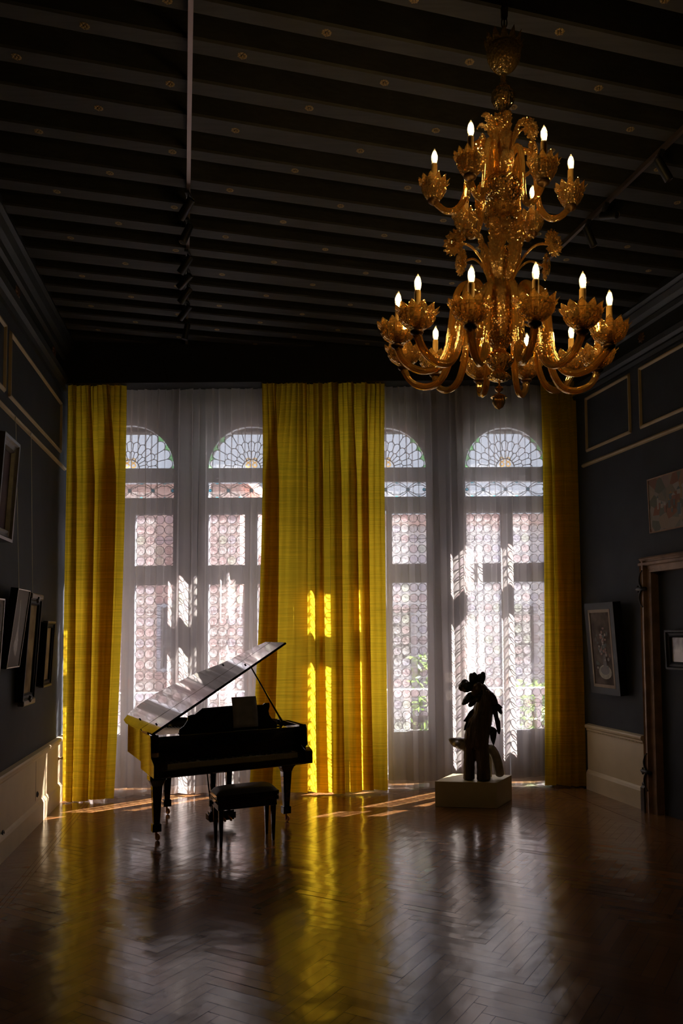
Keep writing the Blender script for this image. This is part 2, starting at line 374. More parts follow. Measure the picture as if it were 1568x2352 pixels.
# rosettes
def rosette_mesh():
    mb = MB()
    for k in range(6):
        a = 2*PI*k/6; c = Vector((math.cos(a)*.019, math.sin(a)*.019, 0)); vs = []
        for j in range(8):
            t = 2*PI*j/8; vs.append(c+Vector((math.cos(t+a)*.009, math.sin(t+a)*.009, 0)))
        vs = [v+Vector((0, 0, .0)) for v in vs]+[c+Vector((0, 0, -.006))]
        mb.add(vs, [((j+1) % 8, j, 8) for j in range(8)])
        c2 = Vector((math.cos(a+PI/6)*.025, math.sin(a+PI/6)*.025, 0))
        mb.add([c2+Vector((.004*x, .004*y, -.001)) for x, y in ((-1,-1),(1,-1),(1,1),(-1,1))], [(3, 2, 1, 0)])
    mb.lathe([(.007, 0), (.006, -.006), (.0, -.008)], 8)
    return mb
proto = rosette_mesh().build('ceiling_rosette', M_gold, smooth=True); first = True
for b, w in rows:
    if b < 3.3 or b > 9.2: continue
    idx = round((b-4.085)/.353)
    off = (.66 if idx % 2 == 0 else .212)
    for k in range(-3, 6):
        a = off+.862*k+(b-6)*-.012
        p = bn*b+bd*a+Vector((0, 0, HB-.001))
        if (p-LA).dot(LN) < .2 or (p-RA).dot(RN) < .2 or p.y > WY-.2: continue
        r = proto if first else proto.copy()
        if not first: C.objects.link(r)
        first = False
        r.location = p; r.rotation_euler = (0, 0, .242+random.random()*.3)
        tag(r, 'small gold flower rosette fixed under a dark ceiling beam', 'rosette', 'gold rosettes on the ceiling beams')

# cornices
corn = [(0, 4.72), (.035, 4.72), (.05, 4.76), (.03, 4.79), (.06, 4.82), (.075, 4.87), (.045, 4.89), (.02, 4.91), (.02, 5.06), (.05, 5.08), (.065, 5.12), (.05, 5.14), (.09, 5.18), (.12, 5.23), (.10, 5.25), (.135, 5.28), (.135, 5.34), (0, 5.34)]
for side, A, T, N, s0, s1 in (('left', LA, LT, LN, ls0, ls1-.05), ('right', RA, RT, RN, rs0+.05, rs1)):
    mb = MB(); P = [onwall(A, T, N, s0, d, z) for d, z in corn]; Q = [p+T*(s1-s0) for p in P]; n = len(P)
    mb.add(P+Q, [(i, i+1, n+i+1, n+i) for i in range(n-1)])
    tag(mb.build('trim_%s_cornice' % side, M_cornice), 'dark moulded cornice along the top of the %s wall' % side, 'cornice', kind='structure')
    # gilt rosettes in the frieze
    mb = MB()
def frieze(A, T, N, s_, z, lab):
    b = MB(); o = onwall(A, T, N, s_, .022, z)
    b.lathe([(.05, 0), (.045, .012), (.025, .02), (.02, .01), (0, .02)], 32, o=o, ax=N, ribs=8, ra=.25)
    tag(b.build('frieze_rosette', mat('worn_gilt', (.16, .08, .03), .5, metal=.3, noise=.4, nscale=30), smooth=True), lab, 'rosette')
frieze(LA, LT, LN, .12, 4.98, 'worn brown gilt rosette on the left wall frieze, nearer the left edge')
frieze(LA, LT, LN, 1.62, 4.98, 'worn brown gilt rosette on the left wall frieze, nearer the curtain')
frieze(RA, RT, RN, 1.66, 4.98, 'worn brown gilt rosette on the right wall frieze below the ceiling')
# picture rail + panel frames
def strip(A, T, N, s0, s1, z0, z1, name, side, lab):
    mb = MB(); wall_prism(A, T, N, s0, s1, [(0, z0), (.022, z0+.008), (.028, (z0+z1)/2), (.018, z1-.01), (0, z1)], mb)
    return tag(mb.build(name, M_ochre), lab, 'moulding', kind='structure')
strip(LA, LT, LN, ls0, 2.38, 3.825, 3.875, 'trim_left_rail', 'left', 'ochre picture rail running along the left wall')
strip(RA, RT, RN, .38, rs1, 3.85, 3.90, 'trim_right_rail', 'right', 'ochre picture rail running along the right wall')
def panel(A, T, N, s0, s1, z0, z1, lab, n):
    mb = MB(); w = .042
    def bar(sa, sb, za, zb):
        P = [onwall(A, T, N, sa, 0, za), onwall(A, T, N, sb, 0, za), onwall(A, T, N, sb, 0, zb), onwall(A, T, N, sa, 0, zb)]
        c = .35*w
        ins = [onwall(A, T, N, sa+c, .02, za+c), onwall(A, T, N, sb-c, .02, za+c), onwall(A, T, N, sb-c, .02, zb-c), onwall(A, T, N, sa+c, .02, zb-c)]
        mb.add(P+ins, [(0,1,5,4),(1,2,6,5),(2,3,7,6),(3,0,4,7),(4,5,6,7)])
    bar(s0, s1, z0, z0+w); bar(s0, s1, z1-w, z1); bar(s0, s0+w, z0, z1); bar(s1-w, s1, z0, z1)
    o = mb.build('trim_panel_%d' % n, M_ochre); tag(o, lab, 'panel moulding', kind='structure')
panel(LA, LT, LN, -.02, 2.16, 3.98, 4.58, 'ochre panel moulding high on the left wall next to the curtains', 1)
panel(LA, LT, LN, -2.25, -.14, 3.98, 4.58, 'ochre panel moulding high on the left wall at the picture edge', 2)
panel(RA, RT, RN, .46, 1.40, 4.02, 4.69, 'ochre panel moulding high on the right wall next to the curtains', 3)
panel(RA, RT, RN, 1.56, 3.4, 4.02, 4.69, 'ochre panel moulding high on the right wall above the landscape painting', 4)
# wainscots
wp = [(0, 0), (.045, 0), (.045, .19), (.035, .215), (.02, .235), (.02, .68), (.03, .70), (.03, .715), (.05, .73), (.055, .75), (.045, .765), (0, .775)]
def wains(A, T, N, s0, s1, name, lab, zs=1.0):
    mb = MB(); P = [onwall(A, T, N, s0, d, z*zs) for d, z in wp]; n = len(P)
    Q = [p+T*(s1-s0) for p in P]
    mb.add(P+Q, [(i, i+1, n+i+1, n+i) for i in range(n-1)]+[tuple(range(n-1, -1, -1)), tuple(range(n, 2*n))])
    return mb
mb = wains(LA, LT, LN, ls0, 2.5, '', '', .95)
o = tag(mb.build('baseboard_left', M_cream), 'cream wainscot with tall baseboard along the left wall', 'wainscot', kind='structure')
mb = MB()
for s_ in (1.135, -.55):
    wall_prism(LA, LT, LN, s_, s_+.008, [(.0202, .245), (.0212, .245), (.0212, .64), (.0202, .64)], mb)
mb.build('panel_joint', M_blacksoft, o)
mb = wains(RA, RT, RN, .36, 1.49, '', '')
k = 0
for i in range(42):
    s_ = .38+i*.026
    wall_prism(RA, RT, RN, s_, s_+.015, [(.02, .685), (.034, .685), (.034, .70), (.02, .70)], mb)
tag(mb.build('baseboard_right', M_cream), 'cream wainscot between the right curtain and the doorway', 'wainscot', kind='structure')
mb = MB(); wall_prism(RA, RT, RN, 1.49, 1.55, [(0, 0), (.07, 0), (.07, .24), (.05, .26), (.05, .28), (.03, .30), (0, .30)], mb)
tag(mb.build('trim_plinth_block', mat('plinth_block', (.06, .04, .025), .5, noise=.2)), 'dark plinth block at the foot of the doorway jamb', 'trim', kind='structure')

# doorway on the right wall
t = empty('door_1', onwall(RA, RT, RN, 1.6, 0, 0)); tag(t, 'blocked doorway with old brown moulded stone surround on right wall', 'doorway', kind='structure')
def rel(o, par): o.parent = par; o.matrix_parent_inverse = Matrix.Translation(par.location).inverted(); return o
jp = [(1.50, 0, .0), (1.50, .05), (1.515, .065), (1.535, .045), (1.55, .045), (1.56, .075), (1.585, .075), (1.595, .04), (1.625, .035), (1.63, -.06), (1.50, -.06)]
jp = [(a_+.055, b_) for a_, b_ in [(1.50, -.06), (1.50, .05), (1.515, .065), (1.535, .045), (1.55, .045), (1.56, .075), (1.585, .075), (1.595, .04), (1.625, .035), (1.66, .03), (1.66, -.06)]]
mb = MB(); P = [RA+RT*s_+RN*d for s_, d in jp]; mb.prism(P, Vector((0, 0, 2.60)))
rel(mb.build('jamb', M_jamb), t)
mb = MB(); lp = [(2.64, -.06), (2.64, .05), (2.625, .065), (2.605, .045), (2.59, .045), (2.58, .075), (2.555, .075), (2.545, .04), (2.515, .035), (2.48, .03), (2.48, -.06)]
P = [onwall(RA, RT, RN, 1.555, d, z) for z, d in lp]; mb.prism(P, RT*1.55)
rel(mb.build('lintel', M_jamb), t)
mb = MB(); P = [RA+RT*(4.55-s_)+RN*d for s_, d in jp]; mb.prism(P, Vector((0, 0, 2.60))); rel(mb.build('jamb', M_jamb), t)
for zc in (2.31, .42):
    mb = MB()
    def wp3(s_, d, z): return onwall(RA, RT, RN, s_+.055, d, z)
    for sg in (1, -1):
        mb.tube(smooth_path([wp3(1.575, .085, zc), wp3(1.54, .085, zc+sg*.05), wp3(1.53, .085, zc+sg*.10), wp3(1.55, .085, zc+sg*.16), wp3(1.585, .085, zc+sg*.19)], 14), [.012]*8+[.010, .008, .007, .006, .006, .006, .007], 6)
    mb.tube([wp3(1.46, .08, zc), wp3(1.50, .08, zc), wp3(1.56, .085, zc), wp3(1.64, .08, zc)], [.006, .024, .02, .018], 8)
    mb.tube([wp3(1.50, .08, zc+.035), wp3(1.50, .08, zc-.035)], .009, 6)
    rel(mb.build('iron_hinge', M_iron, smooth=True), t)

# window wall
WC = [(-3.20, .575), (-1.70, .56), (-.03, .54), (1.485, .54)]
ZS, ZT = 3.945, 5.62
mb = MB(); y0, y1 = WY-.06, WY+.22
xs = [-5.2]
for c_, h in WC: xs += [c_-h, c_+h]
xs += [4.6]
for i in range(0, len(xs), 2):
    mb.box((xs[i], y0, -.1), (xs[i+1], y1, ZT))
for c_, h in WC:
    n = 24; fr = []; 
    for k in range(n+1):
        a = PI*k/n; fr.append((c_-h*math.cos(a), ZS+h*math.sin(a)))
    V = []
    for x, z in fr: V += [(x, y0, z), (x, y0, ZT), (x, y1, z), (x, y1, ZT)]
    F = []
    for k in range(n):
        a = 4*k; b = 4*k+4
        F += [(a, b, b+1, a+1), (a+2, a+3, b+3, b+2), (a, a+2, b+2, b)]
    mb.add(V, F)
tag(mb.build('wall_window', M_reveal), 'pale wall pierced by four arched windows behind the curtains', 'wall', kind='structure')
# light moulding above the arches, dark pelmet board in front of the curtains' heads
mb = MB(); mb.box((-3.9, WY-.10, 4.69), (3.2, WY-.06, 4.735))
tag(mb.build('trim_window_head', M_whitewood), 'pale strip moulding above the arched windows', 'moulding', kind='structure')

def arc(cx, cz, r, a0, a1, n): return [(cx+r*math.cos(a0+(a1-a0)*i/n), cz+r*math.sin(a0+(a1-a0)*i/n)) for i in range(n+1)]
def came(mb, pts, y, r=.0065, n=4):
    mb.tube([(x, y, z) for x, z in pts], r, n, cap=False)
LV = dict(t1b=3.76, t1a=3.945, band0=3.575, band1=3.765, up0=2.73, up1=3.375, lo0=.66, lo1=2.505)
def window(i, cx, h):
    t = empty('window_%d' % i, (cx, WY, 0)); desc = ['leftmost arched window, mostly behind the left yellow curtain', 'arched window right of the first, behind the raised piano lid', 'arched window just right of the broad middle yellow curtains', 'arched window at the far right behind the statue'][i-1]
    tag(t, desc+' with leaded roundel glass', 'window', kind='structure')
    # --- frame
    f = MB(); ya, yb = -.03, .05
    n = 28
    for sgn in (1,):
        V = []
        for k in range(n+1):
            a = PI*k/n
            for r, y in ((h, ya), (h-.03, ya), (h-.03, yb), (h, yb)): V.append((-r*math.cos(a), y, ZS+r*math.sin(a)))
        F = []
        for k in range(n):
            for q in range(4): F.append((4*k+q, 4*k+(q+1) % 4, 4*k+4+(q+1) % 4, 4*k+4+q))
        f.add(V, F)
    for sx in (-1, 1): f.box((sx*h-(0 if sx < 0 else .03), ya, 0), (sx*h+(.03 if sx < 0 else 0), yb, ZS))
    f.box((-h, -.05, LV['band1']), (h, .05, LV['t1a']))       # transom under the arch
    f.box((-h, -.062, LV['t1a']-.05), (h, -.05, LV['t1a']-.02))
    f.box((-h, -.05, 3.41), (h, .05, LV['band0']))            # transom under the band
    f.box((-h, -.062, 3.50), (h, -.05, 3.53))
    f.build('frame', M_whitewood, t)
    # roller box outside cutting the arch top flat
    s_ = MB(); s_.box((-h, .06, ZS+.485), (h, .20, ZS+h+.05)); s_.build('shutter_box', M_cornice, t)
    # --- fanlight glass
    r0 = h-.03; g = MB(); cs = []
    V = [(0, .0, ZS)]+[(-r0*math.cos(PI*k/36), 0, ZS+r0*math.sin(PI*k/36)) for k in range(37)]
    g.add(V, [(0, k+1, k+2) for k in range(36)]); 
    gl = g.build('fanlight_glass', G_clear, t)
    # green spandrels and orange knot
    N_ = 12; ra, rb, rc_ = .135, .24, .385
    gg = MB(); R3 = r0-.055
    for k in range(N_+1):
        a = PI*k/N_
        if 0 < k < N_ and abs(k-6) > 2 or k in (0, N_):
            pts = [(r0*math.cos(a+d), r0*math.sin(a+d)) for d in (-.10, -.05, 0, .05, .10)]+[(R3*math.cos(a), R3*math.sin(a))]
            pts = [(x, max(z, .001)) for x, z in pts]
            gg.add([(x, -.003, ZS+z) for x, z in pts], [tuple(range(6))])
    gg.build('green_pane', G_green, t)
    kn = MB()
    for sx in (-1, 1):
        for cz in (.045, .105):
            pr = arc(sx*.042, ZS+cz, .024, .6 if sx > 0 else PI-.6, (2*PI-.6+.0) if sx > 0 else -PI+.6, 14)
            pr = arc(sx*.040, ZS+cz, .024, 0, 2*PI, 16)
            V = []
            for k, (x, z) in enumerate(pr):
                dx, dz = x-sx*.040, z-ZS-cz
                V += [(sx*.040+dx*1.4, -.005, ZS+cz+dz*1.4), (sx*.040+dx*.75, -.005, ZS+cz+dz*.75)]
            kn.add(V, [(2*k, 2*k+2, 2*k+3, 2*k+1) for k in range(16)])
    kn.build('amber_knot', G_amber, t)
    # leading of the fan
    l = MB(); y = -.012
    came(l, arc(0, ZS, ra-.02, 0, PI, 20), y)
    radii = [(ra-.02, .225, 0), (.225, .345, 1), (.345, R3+.04, 0)]
    for r_in, r_out, st in radii:
        m = N_ if not st else N_
        for k in range(m+1):
            a = PI*(k+(.5 if st else 0))/m
            if a > PI+.01: continue
            if st and k == m: continue
            w = math.sin(PI/m/2)
            head = r_out/(1+w)*1.0; rr = head*w
            came(l, [(r_in*math.cos(a), ZS+r_in*math.sin(a)), (head*math.cos(a), ZS+head*math.sin(a))], y, .0045)
        for k in range(m + (1 if st else 0)):
            a = PI*((k if st else k+.5))/m
            w = math.sin(PI/m/2); head = r_out/(1+w); rr = head*math.sin(PI/m/2)
            cx_, cz_ = head*math.cos(a), head*math.sin(a)
            pr = [(cx_+rr*math.cos(a+q), ZS+cz_+rr*math.sin(a+q)) for q in [(-PI/2)+PI*j/8 for j in range(9)]]
            pr = [p for p in pr if p[1] >= ZS-.002]
            if len(pr) > 1: came(l, pr, y, .0045)
    l.build('fanlight_leading', M_lead, t)
    # --- oval band
    z0, z1 = LV['band0'], LV['band1']; zc = (z0+z1)/2; hh = (z1-z0)/2; per = .283
    g = MB(); g.add([(-h+.03, 0, z0), (h-.03, 0, z0), (h-.03, 0, z1), (-h+.03, 0, z1)], [(0, 1, 2, 3)]); g.build('band_glass', G_clear, t)
    l = MB(); bl = MB()
    for sg in (1, -1):
        for ph, am in ((0, .90), (0, .62)):
            pr = []
            for k in range(81):
                x = -h+.03+(2*h-.06)*k/80; u = abs(math.sin(PI*x/per))
                pr.append((x, zc+sg*hh*(am*u**.8+(.10 if am > .7 else .0))))
            came(l, pr, y, .004)
    for k in range(-2, 3):
        x = k*per
        if abs(x) > h-.02: x = math.copysign(h-.05, x)
        bl.lathe([(0, -.004), (.018, -.004), (.018, .004), (0, .004)], 14, o=(x, -.008, zc), ax=(0, 1, 0))
        came(l, arc(x, zc, .021, 0, 2*PI, 14), y, .004)
    for k in (-1.5, -.5, .5, 1.5):
        for sg in (1, -1):
            V = [(k*per, -.008, zc+sg*hh)]+[(k*per+.02*math.cos(q), -.008, zc+sg*(hh-.016*math.sin(q))) for q in [PI*j/8 for j in range(9)]]
            bl.add(V, [(0, j+1, j+2) for j in range(8)])
        x0 = k*per; came(l, arc(x0, zc, .078, .35, PI-.35, 10), y, .003); came(l, arc(x0, zc, .078, PI+.35, 2*PI-.35, 10), y, .003)
    l.build('band_leading', M_lead, t); bl.build('turquoise_jewel', G_blue, t)
    # --- two casement leaves
    for sx in (-1, 1):
        x0, x1 = (.030, h-.03) if sx > 0 else (-h+.03, -.030)
        c = empty('casement', (0, 0, 0)); c.parent = t
        fr = MB(); st = .045; ya, yb = -.035, .03
        gx0, gx1 = (.078, h-.035) if sx > 0 else (-h+.035, -.078)
        fr.box((min(sx*.004, gx0) if sx > 0 else gx1, ya, .03), (gx0 if sx > 0 else -.004, yb, 3.41))
        fr.box((gx1 if sx > 0 else -h+.02, ya, .03), (h-.02 if sx > 0 else gx0, yb, 3.41))
        for za, zb in ((.03, LV['lo0']), (LV['lo1'], LV['up0']), (LV['up1'], 3.41)):
            fr.box((gx0, ya, za), (gx1, yb, zb))
        # raised mouldings of the wooden foot
        for za, zb in ((.60, .625), (.22, .245), (.15, .165)):
            fr.box((gx0-.02, ya-.012, za), (gx1+.02, ya, zb))
        fr.box((gx0, ya-.008, .28), (gx0+.02, ya, .57)); fr.box((gx1-.02, ya-.008, .28), (gx1, ya, .57))
        fr.build('leaf_frame', M_whitewood, c)
        gl_ = MB(); ld = MB(); nc = 4; cw = (gx1-gx0)/nc
        gmat = [G_clear]+G_discs
        for (za, zb, nr) in ((LV['up0'], LV['up1'], 5), (LV['lo0'], LV['lo1'], 14)):
            rh = (zb-za)/nr
            gl_.add([(gx0, .012, za), (gx1, .012, za), (gx1, .012, zb), (gx0, .012, zb)], [(0, 1, 2, 3)], 0)
            for r in range(nr):
                for q in range(nc):
                    x, z = gx0+cw*(q+.5), za+rh*(r+.5); rr = min(cw, rh)*.47
                    mi = random.choice([1, 1, 2, 3, 3, 3, 4, 5, 6, 5])
                    # spun disc: shallow bowl with a raised bullseye
                    gl_.lathe([(rr, 0), (rr*.7, -.004), (rr*.35, -.002), (rr*.16, -.010), (0, -.012)], 14, mi, o=(x, .006, z), ax=(0, 1, 0))
                    came(ld, arc(x, z, rr+.002, 0, 2*PI, 18), .004, .0036)
            for q in range(nc+1):
                came(ld, [(gx0+cw*min(max(q, .02), nc-.02), za), (gx0+cw*min(max(q, .02), nc-.02), za+.012)], .004, .003)
            for r in range(nr):
                if r % 3 == 2: came(ld, [(gx0, za+rh*(r+.5)), (gx1, za+rh*(r+.5))], .010, .0035)
            came(ld, [(gx0, za+.004), (gx1, za+.004)], .004, .004); came(ld, [(gx0, zb-.004), (gx1, zb-.004)], .004, .004)
        gl_.build('roundel_glass', gmat, c, smooth=True); ld.build('leading', M_lead, c)
        hd = MB(); hd.tube([(sx*.03, -.05, 1.35), (sx*.03, -.08, 1.35), (sx*.03, -.08, 1.23)], .008, 6); hd.build('handle', M_brass, c)
for i, (cx, h) in enumerate(WC): window(i+1, cx, h)

b = MB(); b.lathe([(0, 0), (.02, .0), (.02, .012), (.012, .016), (.012, .03), (.018, .034), (.018, .05), (0, .052)], 14, o=onwall(LA, LT, LN, 2.2, .0, .5)+LN*.018, ax=LN)
tag(b.build('curtain_hook', M_cream, smooth=True), 'small cream tieback knob on the wainscot beside the left curtain', 'hook')
for s_, z, lab in ((1.20, .30, 'small dark socket on the left wainscot beside the vertical joint'), (-.02, .22, 'small dark socket on the left wainscot at the left edge')):
    b = MB(); b.lathe([(0, 0), (.028, 0), (.030, .006), (.02, .012), (.018, .006), (0, .006)], 18, o=onwall(LA, LT, LN, s_, .0202, z), ax=LN)
    tag(b.build('wall_socket', M_blacksoft, smooth=True), lab, 'socket')
bal = empty('balustrade', (-.5, 10.5, -.15)); tag(bal, 'pale stone balustrade outside crossing behind the window roundels', 'balustrade')
b = MB(); b.box((-6, -.10, 1.16), (6, .10, 1.25)); b.box((-6, -.08, 0), (6, .08, .12)); b.build('rail', M_stucco, bal, bevel=.01)
bp_ = None
for k in range(40):
    if bp_ is None:
        b = MB(); b.lathe([(.05, .12), (.05, .16), (.03, .20), (.055, .38), (.06, .48), (.03, .72), (.028, .85), (.04, 1.0), (.05, 1.08), (.05, 1.16)], 10); bp_ = b.build('baluster', M_stucco, bal, smooth=True); q = bp_
    else:
        q = bp_.copy(); C.objects.link(q); q.parent = bal
    q.location = (-5.85+k*.30, 0, 0)
# switch plates on the pier between the two right windows
for k, z in enumerate((1.32, 1.10)):
    mb = MB(); mb.box((-.045, -.012, -.06), (.045, 0, .06)); mb.box((-.008, -.02, -.012), (.008, -.012, .006))
    o = mb.build('wall_switch', M_plate, loc=(.735, WY-.06, z), bevel=.002)
    tag(o, ['upper of two pale square switch plates behind the sheer curtain left of the statue', 'lower of two pale square switch plates behind the sheer curtain left of the statue'][k], 'switch')

# ------------------------------------------------------------------ outside
t = MB(); t.box((-30, WY+.22, -.3), (30, 40, -.15)); tag(t.build('terrace_paving', M_pave), 'pale stone paving outside beyond the windows', 'ground', kind='structure')
def facade(x0, x1, y, zt, m, lab, wins):
    t = empty('neighbouring_house', ((x0+x1)/2, y, -.15)); tag(t, lab, 'building')
    b = MB(); w = (x1-x0)/2
    b.box((-w, 0, 0), (w, 3, zt)); b.build('wall', m, t)
    b = MB(); b.box((-w-.15, -.25, zt), (w+.15, 3.1, zt+.25)); b.build('roof', M_brick, t)
    for wx, wz in wins:
        b = MB(); b.box((wx-.45, -.05, wz), (wx+.45, .02, wz+1.5)); f_ = b.build('window', M_whitewood, t)
        b = MB(); b.box((wx-.36, -.07, wz+.09), (wx+.36, -.05, wz+1.41)); b.build('pane', M_cornice, f_)
facade(-13, -3.3, 17, 5.4, M_brick, 'rosy plastered house seen through the leftmost window', [(-2, 1.2), (1, 1.2), (3.5, 1.2)])
facade(-2.7, 9, 18.5, 4.6, M_stucco, 'pale plastered house seen through the right-hand windows', [(-3, 1.2), (0, 1.2), (3, 1.2)])
# shrubs on the terrace
for (sx_, sy_, hz, lab) in ((.75, 11.2, 1.55, 'bright green leafy shrub outside the third window'), (-.6, 11.6, 1.2, 'bright green leafy shrub outside beside the middle curtains'), (2.35, 11.9, 1.1, 'bright green leafy shrub outside the rightmost window')):
    t = empty('shrub', (sx_, sy_, -.15)); tag(t, lab, 'shrub')
    f = MB(); rnd = random.Random(int(sx_*100))
    for k in range(420):
        a, b_, rr = rnd.random()*2*PI, rnd.random(), .45*math.sqrt(rnd.random())
        c = Vector((math.cos(a)*rr, math.sin(a)*rr, .25+b_*(hz-.1)))
        u = Vector((rnd.gauss(0, 1), rnd.gauss(0, 1), rnd.gauss(0, 1))).normalized(); w = u.orthogonal().normalized()
        l = .05+.04*rnd.random()
        f.add([c-u*l, c+w*l*.35, c+u*l, c-w*l*.35], [(0, 1, 2, 3)])
    f.build('foliage', M_leafgreen, t)
    f = MB()
    for k in range(5):
        a = 2*PI*k/5; f.tube([(0, 0, 0), (math.cos(a)*.1, math.sin(a)*.1, hz*.5), (math.cos(a)*.25, math.sin(a)*.25, hz)], [.02, .012, .005], 6)
    f.build('stem', M_jamb, t)

# ================================================================== CURTAINS
mb = MB()
mb.box((-3.85, 8.93, 4.93), (3.1, 9.42, TOP))
# dark boxed bulkhead over the curtains
mb = MB()
P = [(-3.95, 8.80, 4.80), (2.55, 9.16, 4.97), (2.55, 9.45, 4.97), (-3.95, 9.45, 4.80)]
mb.add(P+[(x, y, TOP) for x, y, z in P], [(3,2,1,0),(0,1,5,4),(1,2,6,5),(2,3,7,6),(3,0,4,7),(4,5,6,7)])
tag(mb.build('trim_pelmet', mat('black_pelmet', (.02, .02, .02), .8)), 'black boxed pelmet hiding the curtain rails above the windows', 'pelmet', kind='structure')

def cloth(name, m, top, bot, ztop, zbot, folds, amp_t, amp_b, seed, lab, cat, group, pleat=.045, pleat_amp=.018, nz=46, mid=None, hem=None, sway=.01, n_u=260):
    """top/bot: ((x,y),(x,y)) ends; folds: list of (u, depth) control points, smoothed"""
    rnd = random.Random(seed)
    us = [f[0] for f in folds]; ds = [f[1] for f in folds]
    seg = [abs(us[k+1]-us[k])+.05 for k in range(len(us)-1)]; tot = sum(seg); acc = [0]
    for q in seg: acc.append(acc[-1]+q/tot)
    def UF(p):
        for k in range(len(us)-1):
            if p <= acc[k+1]+1e-9:
                t = (p-acc[k])/(acc[k+1]-acc[k]); s_ = t*t*(3-2*t); ll = t*.6+s_*.4
                return us[k]*(1-ll)+us[k+1]*ll, ds[k]*(1-s_)+ds[k+1]*s_
        return us[-1], ds[-1]
    wid = math.hypot(top[1][0]-top[0][0], top[1][1]-top[0][1])
    npl = max(3, int(wid/pleat)); ph = [rnd.random()*2*PI for _ in range(6)]
    V = []
    for i in range(nz+1):
        v = i/nz; z = ztop+(zbot-ztop)*v
        for j in range(n_u+1):
            p_ = j/n_u; u, fd = UF(p_); u0 = p_
            k = v; ease = min(1, .25+v*3); u = u0*(1-ease)+u*ease
            x = (top[0][0]*(1-u)+top[1][0]*u)*(1-k)+(bot[0][0]*(1-u)+bot[1][0]*u)*k
            y = (top[0][1]*(1-u)+top[1][1]*u)*(1-k)+(bot[0][1]*(1-u)+bot[1][1]*u)*k
            if mid:
                bump = 4*v*(1-v); x += (mid[0]*(1-u)+mid[1]*u)*bump
            a = amp_t+(amp_b-amp_t)*min(1, v*1.4)**.7
            d = fd*a
            pl = math.exp(-v*2.6)
            d += pl*pleat_amp*math.sin(2*PI*npl*u0+1.5*math.sin(5*u0+ph[0]))
            d += .004*math.sin(9*u*2*PI+ph[1]+3*v)*(.4+v)
            x += pl*pleat*.42*math.cos(2*PI*npl*u0)
            x += sway*math.sin(2.2*v+ph[2]+u*4)*v + .006*math.sin(14*u+ph[3]+5*v)*v + fd*a*.12
            zz = z
            if i == nz: zz += .012*math.sin(6*u+ph[4])
            V.append((x, y-d, zz))
    w = n_u+1
    Fc = [(i*w+j, i*w+j+1, (i+1)*w+j+1, (i+1)*w+j) for i in range(nz) for j in range(n_u)]
    mb = MB(); mb.add(V, Fc)
    o = mb.build(name, m, smooth=True); tag(o, lab, cat, group)
    if hem:
        h = MB(); V = []
        for j in range(n_u+1):
            q = Vector(mb.v[nz*w+j]); V += [q+Vector((0, -.003, 0)), q+Vector((0, -.003, hem))]
        h.add(V, [(2*j, 2*j+2, 2*j+3, 2*j+1) for j in range(n_u)]); h.build('hem', M_hem if m is M_sheer else m, o, smooth=True)
    return o
def folds(rnd, n, lo=-1, hi=1, j=.35):
    out = []; s = 1
    for k in range(n+1):
        u = k/n+(rnd.uniform(-j, j)/n if 0 < k < n else 0); out.append((u, s*rnd.uniform(.55, 1))); s = -s
    return out
YC = 'yellow curtains'
cloth('yellow_curtain', M_yellow, ((-3.735, 8.89), (-3.084, 8.93)), ((-3.715, 8.865), (-3.15, 8.91)), 4.92, .02,
      [(0, 0), (.10, .5), (.21, .7), (.13, -.4), (.24, -.2), (.36, .3), (.50, .8), (.37, -.6), (.46, -.7), (.56, .2), (.70, .7), (.86, .8), (.72, -.7), (.57, -.5), (.74, -.2), (.90, .1), (1, -.2)], .03, .06, 1,
      'yellow silk curtain at the left wall, left of the piano', 'curtain', YC, mid=(0, .035), n_u=420)
cloth('yellow_curtain', M_yellow, ((-1.498, 9.0), (-.70, 9.05)), ((-1.64, 9.0), (-.64, 9.05)), 4.97, .035,
      [(0, 0), (.13, .6), (.27, .8), (.14, -.7), (.03, -.4), (.17, -.2), (.33, .4), (.55, .8), (.68, .7), (.62, -.5), (.72, -.6), (.80, .2), (.92, .6), (.84, -.4), (1, 0)], .03, .06, 2,
      'yellow silk curtain behind the right end of the piano, left middle one', 'curtain', YC, mid=(.05, -.02), n_u=420)
cloth('yellow_curtain', M_yellow, ((-.72, 9.02), (-.044, 9.10)), ((-.66, 9.00), (-.033, 9.10)), 4.98, .03,
      [(0, .2), (.12, .4), (.22, .7), (.12, -.6), (.26, -.3), (.36, .5), (.52, .8), (.40, -.6), (.50, -.6), (.62, .4), (.72, .8), (.60, -.5), (.72, -.4), (.84, .2), (.94, .4), (1, -.2)], .03, .06, 3,
      'yellow silk curtain bordering the third window, right middle one', 'curtain', YC, mid=(0, -.01), n_u=420)
cloth('yellow_curtain', M_yellow, ((1.877, 9.20), (2.43, 9.24)), ((1.86, 9.20), (2.40, 9.22)), 5.04, .025,
      [(0, .1), (.12, .5), (.22, .7), (.12, -.3), (.26, -.2), (.40, .5), (.52, .8), (.32, -.2), (.44, -.8), (.56, .1), (.70, .8), (.50, 0), (.62, -.8), (.78, .2), (.90, .8), (.70, 0), (.82, -.8), (.96, .4), (.88, -.3), (1, .1)], .03, .06, 4,
      'yellow silk curtain at the right wall, right of the statue', 'curtain', YC, mid=(.02, 0), n_u=420)
SG = 'white sheer curtains'
r5 = random.Random(5)
cloth('sheer_curtain', M_sheer, ((-3.78, 9.08), (-2.285, 9.14)), ((-3.78, 9.08), (-2.30, 9.135)), 4.95, .015, folds(r5, 17), .02, .035, 11,
      'white sheer curtain over the leftmost window, left of the narrow gap', 'sheer curtain', SG, pleat=.075, pleat_amp=.014, hem=.09, sway=.003)
